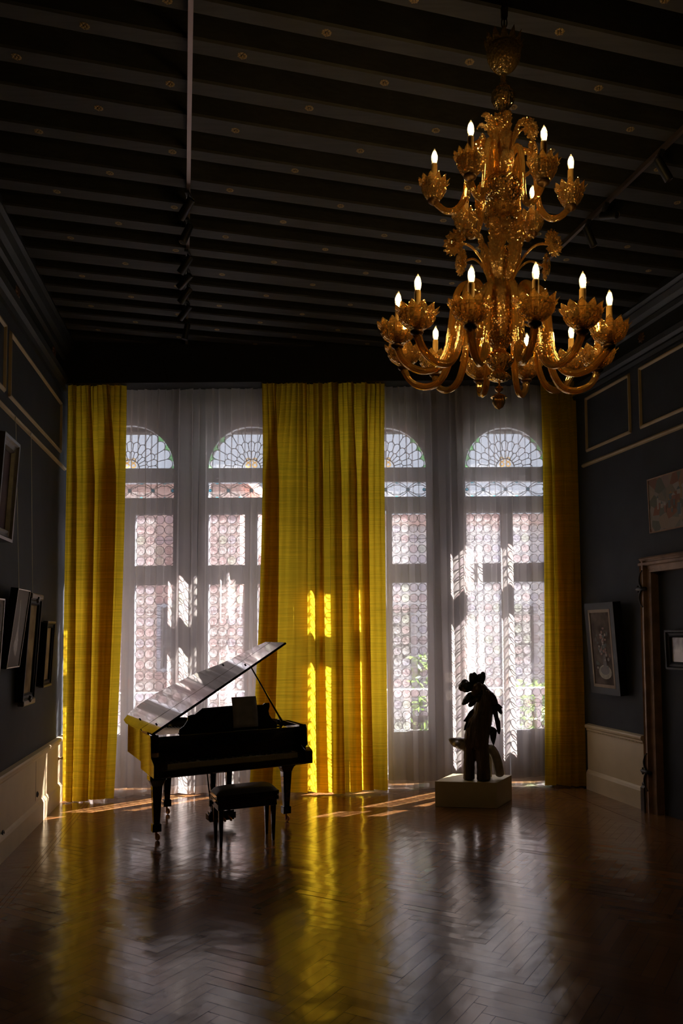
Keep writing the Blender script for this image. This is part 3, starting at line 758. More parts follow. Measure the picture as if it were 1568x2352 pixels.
cloth('sheer_curtain', M_sheer, ((-2.275, 9.14), (-1.42, 9.18)), ((-2.285, 9.135), (-1.50, 9.17)), 4.96, .015, folds(r5, 11), .02, .035, 12,
      'white sheer curtain over the second window, behind the piano lid', 'sheer curtain', SG, pleat=.075, pleat_amp=.014, hem=.09, sway=.003)
cloth('sheer_curtain', M_sheer, ((-.2, 9.24), (.99, 9.28)), ((-.12, 9.24), (.99, 9.29)), 5.0, .015, folds(r5, 12), .02, .035, 13,
      'white sheer curtain over the third window, left of the statue', 'sheer curtain', SG, pleat=.075, pleat_amp=.014, hem=.09, sway=.003)
cloth('sheer_curtain', M_sheer, ((.84, 9.30), (2.0, 9.33)), ((.85, 9.31), (1.96, 9.34)), 5.02, .015, folds(r5, 12), .02, .035, 14,
      'white sheer curtain over the fourth window, directly behind the statue', 'sheer curtain', SG, pleat=.075, pleat_amp=.014, hem=.09, sway=.003)

# ================================================================== PIANO
ang = math.radians(28)
pi_ = empty('grand_piano', (-2.175, 7.173, 0), ang)
tag(pi_, 'black lacquered grand piano with raised lid before the left curtains', 'piano')
case = [(-.03, -.07), (-.03, 1.22), (-.01, 1.36), (.06, 1.48), (.18, 1.55), (.33, 1.56), (.47, 1.50), (.60, 1.38), (.74, 1.20), (.90, 1.03), (1.08, .90), (1.25, .80), (1.38, .70), (1.44, .58), (1.455, .45), (1.455, -.07)]
def prism_xy(mb, pts, z0, z1, mi=0): mb.prism([(x, y, z0) for x, y in pts], (0, 0, z1-z0), mi)
def inset(pts, d):
    n = len(pts); out = []
    for i in range(n):
        p0, p1, p2 = Vector(pts[i-1]), Vector(pts[i]), Vector(pts[(i+1) % n])
        a = (p1-p0).normalized(); b = (p2-p1).normalized(); na = Vector((a.y, -a.x)); nb = Vector((b.y, -b.x)); m = (na+nb)
        if m.length < 1e-4: m = na
        m.normalize(); k = d/max(.35, m.dot(na)); out.append(tuple(p1+m*k))
    return out
ins = inset(case, .05)
if ins[1][0] < case[1][0]: ins = inset(case, -.05)
# rim: side walls with thickness (open at front)
rim = MB(); n = len(case); V = []
for i in range(n):
    a, b = case[i], ins[i]
    if i == 0: b = (case[0][0]+.05, case[0][1])
    if i == n-1: b = (case[-1][0]-.05, case[-1][1])
    V += [(a[0], a[1], .655), (a[0], a[1], .965), (b[0], b[1], .965), (b[0], b[1], .655)]
F = []
for i in range(n-1):
    for q in range(4): F.append((4*i+q, 4*i+(q+1) % 4, 4*i+4+(q+1) % 4, 4*i+4+q))
F += [(0, 1, 2, 3), (4*n-1, 4*n-2, 4*n-3, 4*n-4)]
rim.add(V, F); rim.build('rim', M_black, pi_, bevel=.004)
b = MB(); prism_xy(b, ins[1:-1]+[(ins[-1][0], .22), (ins[0][0], .22)], .66, .74); b.build('soundboard', M_sound, pi_)
b = MB(); pl = [(.06, .30), (.06, 1.2), (.12, 1.4), (.25, 1.48), (.40, 1.42), (.6, 1.2), (.9, .95), (1.3, .66), (1.37, .30)]
prism_xy(b, pl, .84, .855); b.build('iron_plate', M_castbrass, pi_)
b = MB()
for k in range(44):
    x = .10+k*.028; y1 = 1.4 if k < 10 else 1.4-(k-10)*.022
    b.tube([(x, .42, .875), (x+.0, y1-.05, .875)], .0012, 4)
b.build('strings', M_cable, pi_)
b = MB(); b.box((.05, .30, .855), (1.38, .42, .89)); b.build('felt_strip', M_felt, pi_)
# key bed, arms
b = MB(); b.box((.02, -.16, .585), (1.43, .40, .655)); b.build('key_bed', M_black, pi_, bevel=.004)
b = MB(); b.box((-.0, -.20, .60), (1.46, -.165, .665)); b.build('key_slip', M_black, pi_, bevel=.004)
for x0, x1 in ((-.045, .03), (1.40, 1.475)):
    b = MB(); pr = [(.40, .965), (-.05, .965), (-.075, .93), (-.08, .87), (-.085, .81), (-.10, .77), (-.15, .75), (-.20, .735), (-.225, .72), (-.225, .60), (.40, .60)]
    b.prism([(x0, y, z) for y, z in pr], (x1-x0, 0, 0)); b.build('arm', M_black, pi_, bevel=.004)
b = MB(); b.box((.03, -.155, .60), (.09, .0, .715)); b.box((1.345, -.155, .60), (1.40, .0, .715)); b.build('key_block', M_black, pi_, bevel=.003)
b = MB(); kw = 1.254/52
for k in range(52): b.box((.091+k*kw, -.150, .655), (.091+(k+1)*kw-.001, -.005, .705))
b.build('white_keys', M_ivory, pi_)
b = MB()
for k in range(51):
    if k % 7 in (1, 4): continue
    b.box((.091+(k+1)*kw-.006, -.10, .70), (.091+(k+1)*kw+.006, -.005, .717))
b.build('black_keys', M_blacksoft, pi_)
b = MB(); pr = [(-.004, .70), (-.004, .82), (.02, .90), (.05, .935), (.05, .70)]
b.prism([(.03, y, z) for y, z in pr], (1.37, 0, 0)); b.build('fallboard', M_black, pi_, bevel=.004)
b = MB(); b.box((.02, .05, .905), (1.41, .20, .935)); b.build('stretcher_rail', M_black, pi_, bevel=.003)
# legs with casters
for (x, y) in ((.025, .0), (1.29, .03), (.33, 1.0)):
    b = MB(); b.frust((x, y, .155), (.028, .028), (x, y, .50), (.045, .045)); b.frust((x, y, .50), (.045, .045), (x, y, .555), (.068, .06)); b.frust((x, y, .555), (.072, .075), (x, y, .60 if y < .5 else .66), (.072, .075))
    b.frust((x, y, .085), (.040, .040), (x, y, .15), (.040, .040)); b.frust((x, y, .15), (.043, .043), (x, y, .158), (.034, .034))
    lg = b.build('leg', M_black, pi_, bevel=.003)
    b = MB(); b.tube([(x, y, .085), (x, y, .05)], .012, 8); b.lathe([(0, -.012), (.026, -.012), (.031, -.006), (.031, .006), (.026, .012), (0, .012)], 18, o=(x+.012, y, .031), ax=(1, .3, 0)); b.box((x-.008, y-.01, .025), (x-.002, y+.01, .062))
    b.build('caster', M_brass, lg, smooth=True, auto=40)
# lid
th = math.radians(32); lid_e = empty('lid_pivot')
lp_ = [(0, -.12), (-.03, .6), (-.035, 1.15), (-.02, 1.32), (.08, 1.50), (.24, 1.60), (.42, 1.60), (.60, 1.50), (.86, 1.28), (1.10, .88), (1.25, .76), (1.42, .64), (1.52, .52), (1.52, -.08)]
seam_v = .36
def lidpt(w, v, h): 
    return (-.03+w*math.cos(th)-h*math.sin(th), v, .975+w*math.sin(th)+h*math.cos(th))
bpy.data.objects.remove(lid_e)
main = [p for p in lp_ if p[1] > seam_v]; main = [(-.02, seam_v+.004)]+main+[(1.52, seam_v+.004)]
flap = [(0, -.12), (-.015, seam_v-.004), (1.52, seam_v-.004), (1.52, -.08)]
b = MB(); P = [lidpt(w, v, 0) for w, v in main]; d = Vector(lidpt(0, 0, .022))-Vector(lidpt(0, 0, 0)); b.prism(P, d)
lid = b.build('lid', M_black, pi_, bevel=.004)
b = MB(); P = [lidpt(w, v, 0) for w, v in flap]; b.prism(P, d); b.build('front_lid_flap', M_black, pi_, bevel=.004)
for w, v in ((1.06, 1.02-.25), (1.10, .10), (.07, .80), (.10, .12)):
    b = MB(); b.lathe([(0, .022), (.008, .022), (.008, .034), (.0, .036)], 10); o = b.build('lid_button', M_blacksoft, lid)
    o.location = lidpt(w, v, 0); o.rotation_euler = (0, -th, 0)
b = MB(); b.box((-.045, .1, .955), (-.025, .35, .985)); b.box((-.045, .9, .955), (-.025, 1.15, .985)); b.build('lid_hinge', M_brass, pi_)
# prop stick
b = MB(); p0 = Vector((1.39, .42, .955)); p1 = Vector(lidpt(1.24, .50, 0)); b.tube([p0, p0.lerp(p1, .1), p1], [.016, .010, .007], 8); b.build('prop_stick', M_black, pi_)
# music desk
b = MB(); desk = [(.20, .93), (.21, .97), (.255, 1.00), (.29, 1.05), (.295, 1.09), (.33, 1.10), (.36, 1.10), (.44, 1.155), (.75, 1.165), (1.06, 1.155), (1.08, 1.17), (1.13, 1.17), (1.13, 1.13), (1.115, 1.09), (1.12, 1.05), (1.15, 1.00), (1.19, .97), (1.20, .93)]
desk = [(x+.075, z) for x, z in desk]; b.prism([(x, .23+(z-.93)*.22, z) for x, z in desk], (0, .018, 0)); b.build('music_desk', M_black, pi_, bevel=.002)
b = MB(); b.box((.27, .185, .93), (1.28, .24, .945)); b.build('desk_ledge', M_black, pi_)
# lyre
ly = MB(); 
for x in (.60, .76): ly.frust((x, .21, .13), (.013, .016), (x, .21, .56), (.030, .022))
ly.box((.56, .18, .54), (.80, .25, .59)); ly.build('pedal_lyre', M_black, pi_, bevel=.003)
b = MB(); b.box((.545, .15, .075), (.815, .26, .135)); b.box((.56, .16, .135), (.80, .25, .155)); b.box((.56, .16, .06), (.80, .25, .075)); b.build('pedal_box', M_black, pi_, bevel=.004)
for x in (.62, .68, .74):
    b = MB(); b.tube([(x, .20, .11), (x, .12, .10), (x, .07, .085), (x, .055, .08)], [.007, .008, .013, .011], 8); b.build('pedal', M_brass, pi_, smooth=True)
for x in (.655, .68, .705):
    b = MB(); b.tube([(x, .21, .13), (x, .21, .58)], .003, 6); b.build('pedal_rod', M_brass, pi_)
b = MB(); b.tube([(.60, .25, .13), (.58, .42, .66)], .008, 6); b.tube([(.76, .25, .13), (.78, .42, .66)], .008, 6); b.build('lyre_brace', M_black, pi_)
# sheet on the desk
sh = MB(); dx, dy = Vector((math.cos(ang), math.sin(ang), 0)), Vector((-math.sin(ang), math.cos(ang), 0)); o0 = Vector((-2.175, 7.173, 0))
V = []
for i in range(9):
    for j in range(5):
        u, v = j/4, i/8; x = .80+.255*u+.006*math.sin(v*3); z = .948+.30*v; y = .225+.0+(z-.93)*.22-.022+.01*math.sin(u*PI)*(1-v)-.012*(1-v)
        V.append(o0+dx*x+dy*y+Vector((0, 0, z)))
sh.add(V, [(i*5+j, i*5+j+1, (i+1)*5+j+1, (i+1)*5+j) for i in range(8) for j in range(4)])
tag(sh.build('sheet_music', M_paper, smooth=True, solid=.0015), 'single sheet of music standing on the piano music desk', 'sheet music')

# ================================================================== BENCH
bx = Vector((-1.511, 6.942, 0)); 
bench = empty('piano_bench', tuple(bx), math.radians(24)); tag(bench, 'black padded piano bench with four tapered legs before the keyboard', 'bench')
BL, BD = .475, .235
b = MB(); b.box((-.04, -.035, .375), (BL+.04, BD+.035, .41)); b.box((-.03, -.025, .32), (BL+.03, BD+.025, .375)); b.build('bench_frame', M_black, bench, bevel=.004)
b = MB(); b.box((-.045, -.04, .42), (BL+.045, BD+.04, .455)); b.box((-.035, -.03, .41), (BL+.035, BD+.03, .42)); b.build('seat_board', M_black, bench, bevel=.006)
b = MB(); V = []; nx, ny = 16, 10
for i in range(ny+1):
    for j in range(nx+1):
        u, v = j/nx*2-1, i/ny*2-1; h = (1-abs(u)**5)*(1-abs(v)**5)
        V.append((BL/2+u*(BL/2+.045), BD/2+v*(BD/2+.042), .452+.05*h**.5))
b.add(V, [(i*(nx+1)+j, i*(nx+1)+j+1, (i+1)*(nx+1)+j+1, (i+1)*(nx+1)+j) for i in range(ny) for j in range(nx)]); b.build('cushion', M_leather, bench, smooth=True)
for x, y in ((0, 0), (BL, 0), (0, BD), (BL, BD)):
    b = MB(); b.frust((x, y, 0), (.012, .012), (x, y, .32), (.022, .022)); b.build('leg', M_black, bench, bevel=.002)
for x in (-.045, BL+.045):
    b = MB(); s_ = -1 if x < 0 else 1; b.lathe([(0, 0), (.012, 0), (.012, .012), (.028, .016), (.030, .026), (.026, .036), (0, .038)], 16, o=(x+.0*s_, BD/2, .365), ax=(s_, 0, 0)); b.build('height_knob', M_blacksoft, bench, smooth=True, auto=40)

# ================================================================== PLINTH + STATUE
e1 = Vector((.651, -.141, 0)); e2 = Vector((.230, .423, 0))
pl0 = Vector((.48, 8.337, 0))
mb = MB(); P = [pl0, pl0+e1, pl0+e1+e2, pl0+e2]
mb.prism([tuple(p) for p in P], (0, 0, .27))
tag(mb.build('display_plinth', M_plinth, bevel=.003), 'low beige box plinth under the bark-like statue', 'plinth')
st = empty('statue', (.92, 8.48, .27)); tag(st, 'dark bark-textured figure with petal head and leaves on the beige plinth', 'statue')
K = (.92, 8.40, .27)
def S_(x, z, y=0.0): return Vector((x-K[0], y-.08, z-.272))     # world x,z of the silhouette into the statue frame
def blob(parts, name, m, vox=.012, sub=False, dis=0):
    b = MB()
    for pts, rad in parts:
        b.tube([tuple(p) for p in smooth_path(pts, (len(pts)-1)*5)], [rad_i for rad_i in interp(rad, (len(pts)-1)*5)], 14)
        for p, r in ((pts[0], rad[0]), (pts[-1], rad[-1])):
            if p.z < .02: continue
            b.lathe([(0.0001, -r*.8), (r*.6, -r*.64), (r*.92, -r*.3), (r, 0), (r*.92, r*.3), (r*.6, r*.64), (0.0001, r*.8)], 14, o=p)
    o = b.build(name, m, st, smooth=True)
    q = o.modifiers.new('r', 'REMESH'); q.mode = 'VOXEL'; q.voxel_size = vox; q.use_smooth_shade = True
    q = o.modifiers.new('sm', 'SMOOTH'); q.iterations = 3
    if dis:
        tx = bpy.data.textures.new(name+'_relief', 'CLOUDS'); tx.noise_scale = .035
        q = o.modifiers.new('d', 'DISPLACE'); q.texture = tx; q.strength = dis; q.mid_level = .5
    return o
def interp(rad, n):
    k = len(rad)-1; out = []
    for i in range(n+1):
        t = i/n*k; j = min(int(t), k-1); f = t-j; out.append(rad[j]*(1-f)+rad[j+1]*f)
    return out
body = [
    ([S_(.858, .275), S_(.862, .45), S_(.872, .62), S_(.90, .78), S_(.95, .92)], [.066, .062, .068, .082, .10]),
    ([S_(1.015, .275, -.04), S_(1.01, .45, -.04), S_(1.00, .62, -.03), S_(.99, .80, -.02), S_(1.0, .95, 0)], [.078, .072, .076, .098, .12]),
    ([S_(.96, .66), S_(.985, .82), S_(1.02, 1.0), S_(1.035, 1.12), S_(1.02, 1.22), S_(.985, 1.30)], [.11, .12, .115, .105, .08, .045]),
    ([S_(1.02, 1.22), S_(1.10, 1.16), S_(1.15, 1.10)], [.06, .065, .045]),
]
blob(body, 'body', M_bark, .010, dis=.012)
blob([([S_(.93, 1.20, -.06), S_(.945, 1.25, -.07), S_(.965, 1.30, -.06)], [.042, .055, .045])], 'face', M_face, .008)
b_ = blob([([S_(.80, 1.29, -.05), S_(.83, 1.285, -.05), S_(.875, 1.27, -.04)], [.052, .068, .05]), ([S_(.775, 1.27, -.06), S_(.79, 1.26, -.06)], [.028, .03]), ([S_(.81, 1.335, -.05), S_(.835, 1.34, -.04)], [.03, .03])], 'petal', M_dark, .008, dis=.01)
for pts, rad in (([S_(.93, 1.30), S_(.912, 1.36, -.02), S_(.90, 1.41, -.02)], [.04, .045, .030]), ([S_(.95, 1.31), S_(.945, 1.38), S_(.93, 1.425)], [.03, .036, .022]),
                 ([S_(.985, 1.29), S_(1.01, 1.36), S_(1.028, 1.42)], [.035, .046, .030]), ([S_(.99, 1.30), S_(.985, 1.37), S_(1.0, 1.405)], [.03, .036, .026]),
                 ([S_(.89, 1.20, -.04), S_(.845, 1.15, -.06), S_(.805, 1.10, -.06)], [.035, .042, .024]), ([S_(.94, 1.17, -.06), S_(.905, 1.13, -.09), S_(.875, 1.085, -.09)], [.035, .036, .026]),
                 ([S_(1.0, 1.24, -.06), S_(.96, 1.17, -.10), S_(.93, 1.13, -.10)], [.02, .03, .02])):
    blob([(pts, rad)], 'petal', M_dark, .008, dis=.010)
# leaves: thick jagged blades
def blade(pts2, y, name='leaf', thick=.022):
    b = MB(); P = [tuple(S_(x, z, y+random.uniform(-.004, .004))) for x, z in pts2]; b.prism(P, (0, thick, 0))
    for f in list(b.f):
        pass
    o = b.build(name, M_dark, st); q = o.modifiers.new('t', 'TRIANGULATE'); q = o.modifiers.new('b', 'BEVEL'); q.width = .006; q.segments = 2; q.limit_method = 'ANGLE'; return o
blade([(.93, 1.06), (.87, 1.01), (.835, .955), (.80, .905), (.832, .90), (.812, .85), (.806, .802), (.826, .815), (.84, .80), (.825, .74), (.86, .74), (.92, .86), (.97, .98)], -.03)
blade([(.95, .98), (.90, .94), (.86, .89), (.835, .84), (.85, .835), (.838, .79), (.832, .745), (.85, .75), (.86, .72), (.90, .76), (.95, .84)], -.06)
blade([(1.10, 1.17), (1.15, 1.15), (1.185, 1.10), (1.215, 1.075), (1.24, 1.05), (1.232, 1.035), (1.226, 1.045), (1.236, .985), (1.222, .968), (1.19, 1.0), (1.17, 1.03), (1.13, 1.06), (1.09, 1.08)], -.01)
blade([(1.13, 1.08), (1.175, 1.04), (1.185, .95), (1.205, .90), (1.208, .82), (1.198, .76), (1.18, .765), (1.17, .79), (1.155, .86), (1.14, .94), (1.125, 1.0)], -.05)
blade([(1.10, .85), (1.15, .83), (1.172, .80), (1.158, .72), (1.14, .655), (1.13, .632), (1.118, .66), (1.10, .70), (1.09, .76)], -.03)
# pale clay limbs
blob([([S_(.668, .708, 0), S_(.705, .682, 0), S_(.76, .665, .02), S_(.83, .645, .04), S_(.92, .62, .06)], [.030, .052, .066, .074, .07]), ([S_(.72, .67, -.02), S_(.722, .662, -.075)], [.045, .028]), ([S_(.80, .66, .02), S_(.845, .60, .04), S_(.88, .54, .05)], [.05, .05, .04])], 'branch_limb', M_clay, .010)
blob([([S_(1.04, .58, .05), S_(1.10, .60, .04), S_(1.145, .54, .03), S_(1.175, .44, .02), S_(1.195, .33, .01)], [.05, .052, .055, .056, .052])], 'arched_limb', M_clay, .010)
blob([([S_(1.10, .275, .10), S_(1.10, .45, .10), S_(1.09, .58, .08)], [.024, .026, .03])], 'thin_leg', M_plinth, .008)

# ================================================================== PICTURES
def picture(name, A, T, N, s0, s1, z0, z1, depth, tilt, fw_, mfr, mcan, lab, cat='picture', lip=.02, ornate=False, wires=(), flip=-1):
    L_ = s1-s0; H_ = z1-z0
    t = bpy.data.objects.new(name, None); C.objects.link(t)
    X = -T; Yn = N; Zu = Vector((0, 0, 1)); org = onwall(A, T, N, s1, .006, z0)
    Mw = Matrix.Identity(4)
    ct, st_ = math.cos(tilt), math.sin(tilt)
    Zt = Zu*ct+Yn*st_; Yt = Yn*ct-Zu*st_
    for i in range(3): Mw[i][0] = X[i]; Mw[i][1] = Yt[i]; Mw[i][2] = Zt[i]
    Mw.translation = org; t.matrix_world = Mw
    tag(t, lab, cat)
    f = MB()
    prof = [(0, 0), (0, depth), (fw_*.25, depth*1.0), (fw_*.4, depth*.8), (fw_*.7, depth*.7), (fw_*.85, depth*.85), (fw_, depth*.6), (fw_, 0)] if ornate else [(0, 0), (0, depth), (fw_, depth), (fw_, depth-.008), (fw_, 0)]
    n = len(prof); V = []
    for (cx_, cz_, sx, sz) in ((0, 0, 1, 1), (L_, 0, -1, 1), (L_, H_, -1, -1), (0, H_, 1, -1)):
        for w, d in prof: V.append((cx_+sx*w, d, cz_+sz*w))
    F = []
    for c in range(4):
        for k in range(n-1): F.append((c*n+k, c*n+k+1, ((c+1) % 4)*n+k+1, ((c+1) % 4)*n+k))
    f.add(V, F); f.build('frame', mfr, t)
    cmb = MB(); dd = depth*.55 if ornate else depth-.006
    cmb.add([(fw_, dd, fw_), (L_-fw_, dd, fw_), (L_-fw_, dd, H_-fw_), (fw_, dd, H_-fw_)], [(0, 1, 2, 3)]); cmb.build('canvas', mcan, t)
    return t, L_, H_, dd
def art(name, stops, scale=3, kind='noise', rough=.8):
    m = bpy.data.materials.new(name); m.use_nodes = True; nt = m.node_tree; N = nt.nodes; b = N['Principled BSDF']; b.inputs['Roughness'].default_value = rough; b.inputs['Specular IOR Level'].default_value = .15 if rough > .5 else .5
    tc = N.new('ShaderNodeTexCoord'); n = N.new('ShaderNodeTexVoronoi' if kind == 'vor' else 'ShaderNodeTexNoise'); n.inputs['Scale'].default_value = scale
    nt.links.new(tc.outputs['Object'], n.inputs['Vector']); r = N.new('ShaderNodeValToRGB'); e = r.color_ramp.elements
    while len(e) < len(stops): e.new(.5)
    for q, (p, c) in zip(e, stops): q.position = p; q.color = (*c, 1)
    nt.links.new(n.outputs['Color' if kind == 'vor' else 'Fac'], r.inputs[0]); nt.links.new(r.outputs[0], b.inputs['Base Color']); return m
A_pale = art('pale_grey_painting', [(.40, (.30, .27, .25)), (.55, (.33, .30, .28)), (.66, (.37, .34, .32))], 2.5)
A_gold = art('ochre_painting', [(.35, (.22, .14, .05)), (.6, (.42, .30, .12))], 5)
A_dark = art('dark_brown_painting', [(.35, (.05, .035, .025)), (.65, (.11, .085, .065))], 6)
A_plum = art('plum_grey_painting', [(.35, (.07, .04, .045)), (.6, (.14, .10, .10))], 3)
A_town = art('muted_town_painting', [(.0, (.10, .13, .13)), (.3, (.26, .13, .09)), (.45, (.30, .25, .20)), (.6, (.14, .15, .13)), (.8, (.32, .29, .26)), (1, (.17, .09, .09))], 9, 'vor')
A_grey = art('silvery_painting', [(.35, (.22, .20, .20)), (.6, (.62, .58, .57))], 6, rough=.25)
M_frameblk = mat('black_wood_frame', (.008, .0075, .007), .5, spec=.2, noise=.3)
M_framegrey = mat('grey_brown_frame', (.08, .062, .045), .3, noise=.3, nscale=20)
M_silver = mat('silver_slip', (.45, .40, .33), .35, metal=.6)
# left wall, near to far
t, L_, H_, dd = picture('framed_picture', LA, LT, LN, -.68, -.22, 2.68, 3.52, .10, .06, .10, M_framegrey, A_plum, 'heavy ribbed frame with plum-grey painting high at the left edge', ornate=True)
t, L_, H_, dd = picture('framed_picture', LA, LT, LN, -.80, -.34, 1.50, 2.20, .05, .05, .012, M_silver, A_pale, 'sliver of pale canvas in thin frame at the left edge, eye level')
t, L_, H_, dd = picture('canvas_picture', LA, LT, LN, -.17, .25, 1.62, 2.31, .058, .12, .010, M_frameblk, A_pale, 'pale grey canvas with a faint white figure in deep black tray frame')
fig = MB(); pr = [(x*.86, z) for x, z in [(.20, .10), (.17, .16), (.18, .24), (.215, .30), (.24, .38), (.25, .46), (.27, .54), (.30, .60), (.315, .585), (.285, .50), (.275, .42), (.28, .34), (.30, .26), (.33, .20), (.30, .16), (.25, .12)]]
fig.add([(x, dd+.001, z) for x, z in pr], [tuple(range(len(pr)))]); fig.build('painted_figure', mat('off_white_paint', (.56, .52, .48), .6, noise=.15, nscale=30), t)
sl = MB()
for a_, b__ in (((.004, .004), (L_-.004, .012)), ((.004, .004), (.010, H_-.004)), ((L_-.010, .004), (L_-.004, H_-.004)), ((.004, H_-.012), (L_-.004, H_-.004))): sl.box((a_[0], dd+.004, a_[1]), (b__[0], dd+.009, b__[1]))
sl.build('silver_edge', M_silver, t)
t, L_, H_, dd = picture('framed_picture', LA, LT, LN, .36, .80, 1.29, 2.25, .065, .06, .07, M_frameblk, A_gold, 'ochre painting in black stepped frame with broad gold-edged ends', ornate=True)
for q in (0, 1):
    sl = MB(); sl.box((0, .02, -.04) if q == 0 else (0, .02, H_-.012), (L_, .075, .012) if q == 0 else (L_, .075, H_+.04)); sl.build('end_moulding', M_framegrey, t, bevel=.01)
    sl = MB(); zz = .015 if q == 0 else H_-.015; sl.lathe([(.035, 0), (.025, .02), (0, .03)], 4, o=(L_/2, .065, zz), ax=(0, 1, 0)); sl.build('boss', M_framegrey, t)
t, L_, H_, dd = picture('framed_picture', LA, LT, LN, 1.16, 1.52, 1.38, 2.03, .065, .05, .06, M_frameblk, A_gold, 'small ochre painting in black ripple frame nearest the left curtain', ornate=True)
for q in (0, 1):
    sl = MB(); sl.box((-.005, .02, -.012 if q == 0 else H_-.01), (L_+.005, .07, .01 if q == 0 else H_+.012)); sl.build('end_moulding', M_framegrey, t, bevel=.006)
# hanging wires
for k, (s_, z0, off) in enumerate(((.10, 2.31, .085), (.66, 2.27, .07))):
    mb = MB(); mb.tube([onwall(LA, LT, LN, s_, .035, 3.83), onwall(LA, LT, LN, s_, off, z0)], .0022, 5, cap=False); mb.tube([onwall(LA, LT, LN, s_, .03, 3.80), onwall(LA, LT, LN, s_, .036, 3.84)], .006, 6)
    tag(mb.build('hanging_wire', M_cable), ['thin steel wire from the rail to the pale grey canvas', 'thin steel wire from the rail to the tall ochre painting'][k], 'wire')
# right wall
t, L_, H_, dd = picture('framed_picture', RA, RT, RN, .62, 1.22, 1.17, 2.20, .10, .07, .075, M_frameblk, A_dark, 'dark still life of flowers and bowl in wide black frame, right wall', ornate=False)
sl = MB(); w0 = .075
for a_, b__ in (((w0, w0), (L_-w0, w0+.035)), ((w0, H_-w0-.035), (L_-w0, H_-w0)), ((w0, w0), (w0+.03, H_-w0)), ((L_-w0-.03, w0), (L_-w0, H_-w0))): sl.box((a_[0], dd, a_[1]), (b__[0], dd+.008, b__[1]))
sl.build('beige_slip', mat('beige_slip', (.26, .20, .14), .7, spec=.2, noise=.1), t)
def disc(mb, x, z, rx, rz, y, mi=0, n=16): mb.add([(x+rx*math.cos(2*PI*k/n), y, z+rz*math.sin(2*PI*k/n)) for k in range(n)], [tuple(range(n))], mi)
fb = MB(); disc(fb, .27, .25, .13, .08, dd+.001); disc(fb, .27, .27, .09, .05, dd+.002, 1); disc(fb, .26, .36, .035, .09, dd+.003, 1)
fb.build('painted_bowl', [mat('ochre_paint', (.22, .19, .12), .6, noise=.3, nscale=20), mat('umber_paint', (.06, .045, .03), .6, noise=.2)], t)
fb = MB(); r9 = random.Random(3)
for k in range(46): disc(fb, .28+r9.gauss(0, .07), .56+r9.gauss(0, .11), .013+.012*r9.random(), .012+.012*r9.random(), dd+.0012+k*.0001, k % 3, 9)
fb.build('painted_bouquet', [mat('rust_paint', (.14, .06, .03), .6, noise=.2), mat('tan_paint', (.17, .13, .09), .6, noise=.2), mat('moss_paint', (.045, .05, .03), .6, noise=.2)], t)
t, L_, H_, dd = picture('framed_picture', RA, RT, RN, 1.73, 2.57, 2.88, 3.44, .035, .03, .012, M_jamb, A_town, 'muted painting of clustered coloured buildings above the doorway')
hs = MB(); r9 = random.Random(8)
for k in range(26):
    x = .08+r9.random()*.62; z = .08+r9.random()*.3; w = .02+.04*r9.random(); h = .03+.09*r9.random(); y = dd+.001+k*.0001
    hs.add([(x, y, z), (x+w, y, z), (x+w, y, z+h), (x, y, z+h)], [(0, 1, 2, 3)], k % 4); hs.add([(x-.005, y, z+h), (x+w+.005, y, z+h), (x+w/2, y, z+h+.03)], [(0, 1, 2)], (k+1) % 4)
hs.build('painted_houses', [mat('paint_%s' % n_, c_, .6, noise=.2) for n_, c_ in (('brick', (.24, .11, .08)), ('stone', (.30, .27, .23)), ('slate', (.10, .13, .14)), ('ochre', (.27, .18, .08)))], t)
t, L_, H_, dd = picture('framed_picture', RA, RT, RN, 1.91, 2.44, 1.49, 1.88, .07, .03, .075, M_frameblk, A_grey, 'small silvery picture in black moulded frame inside the doorway', ornate=True)
t.location += RN*-.055

# ================================================================== TRACK LIGHTING
trk = [((-.62, 2.4), (-2.33, 8.80), 'left', 'ceiling lighting track running along the left half of the ceiling'), ((2.78, 2.4), (1.42, 6.95), 'right', 'ceiling lighting track crossing the beams right of the chandelier')]
for (a, c_, sd_, lab) in trk:
    A_, B_ = Vector((*a, HB-.021)), Vector((*c_, HB-.021)); d = (B_-A_); nrm = Vector((d.y, -d.x, 0)).normalized()*.014
    mb = MB(); mb.prism([A_-nrm-Vector((0,0,.016)), A_+nrm-Vector((0,0,.016)), A_+nrm+Vector((0,0,.018)), A_-nrm+Vector((0,0,.018))], d)
    tag(mb.build('lighting_track', M_track), lab, 'lighting track')
def spot(p, aim, lab, grp):
    t = empty('track_spotlight', p); tag(t, lab, 'spotlight', grp)
    a = Vector(aim).normalized(); b = MB(); b.box((-.016, -.05, -.022), (.016, .05, 0)); b.tube([(0, 0, -.02), (0, 0, -.07)], .008, 8); b.build('adaptor', M_iron, t)
    b = MB(); c0 = Vector((0, 0, -.085)); b.tube([c0-a*.05, c0-a*.045, c0+a*.12, c0+a*.125], [.022, .03, .033, .030], 14); b.build('lamp_head', M_iron, t, smooth=True, auto=40)
    b = MB(); b.lathe([(0, 0), (.022, 0), (.024, .004)], 12, o=c0+a*.124, ax=a); b.build('lens', M_track, t)
Lp = [(-1.50, 5.72), (-1.60, 6.10), (-1.74, 6.62), (-1.83, 6.95), (-1.91, 7.24), (-2.01, 7.64), (-2.14, 8.12)]
for k, (x, y) in enumerate(Lp):
    x = -.62+(y-2.4)/(8.8-2.4)*(-2.33+.62)
    spot((x, y, HB-.034), [(-.7, .5, -.75), (-.35, -.2, -1), (-.6, .2, -.8), (-.8, .4, -.6), (-.6, .1, -.8), (-.7, .3, -.7), (-.2, 0, -1)][k], 'black cylinder spotlight on the left ceiling track, '+['farthest from the window', 'second from the near end', 'third from the near end', 'middle one of seven', 'third from the window', 'second from the window', 'nearest the window'][k], 'black spotlights on the left track')
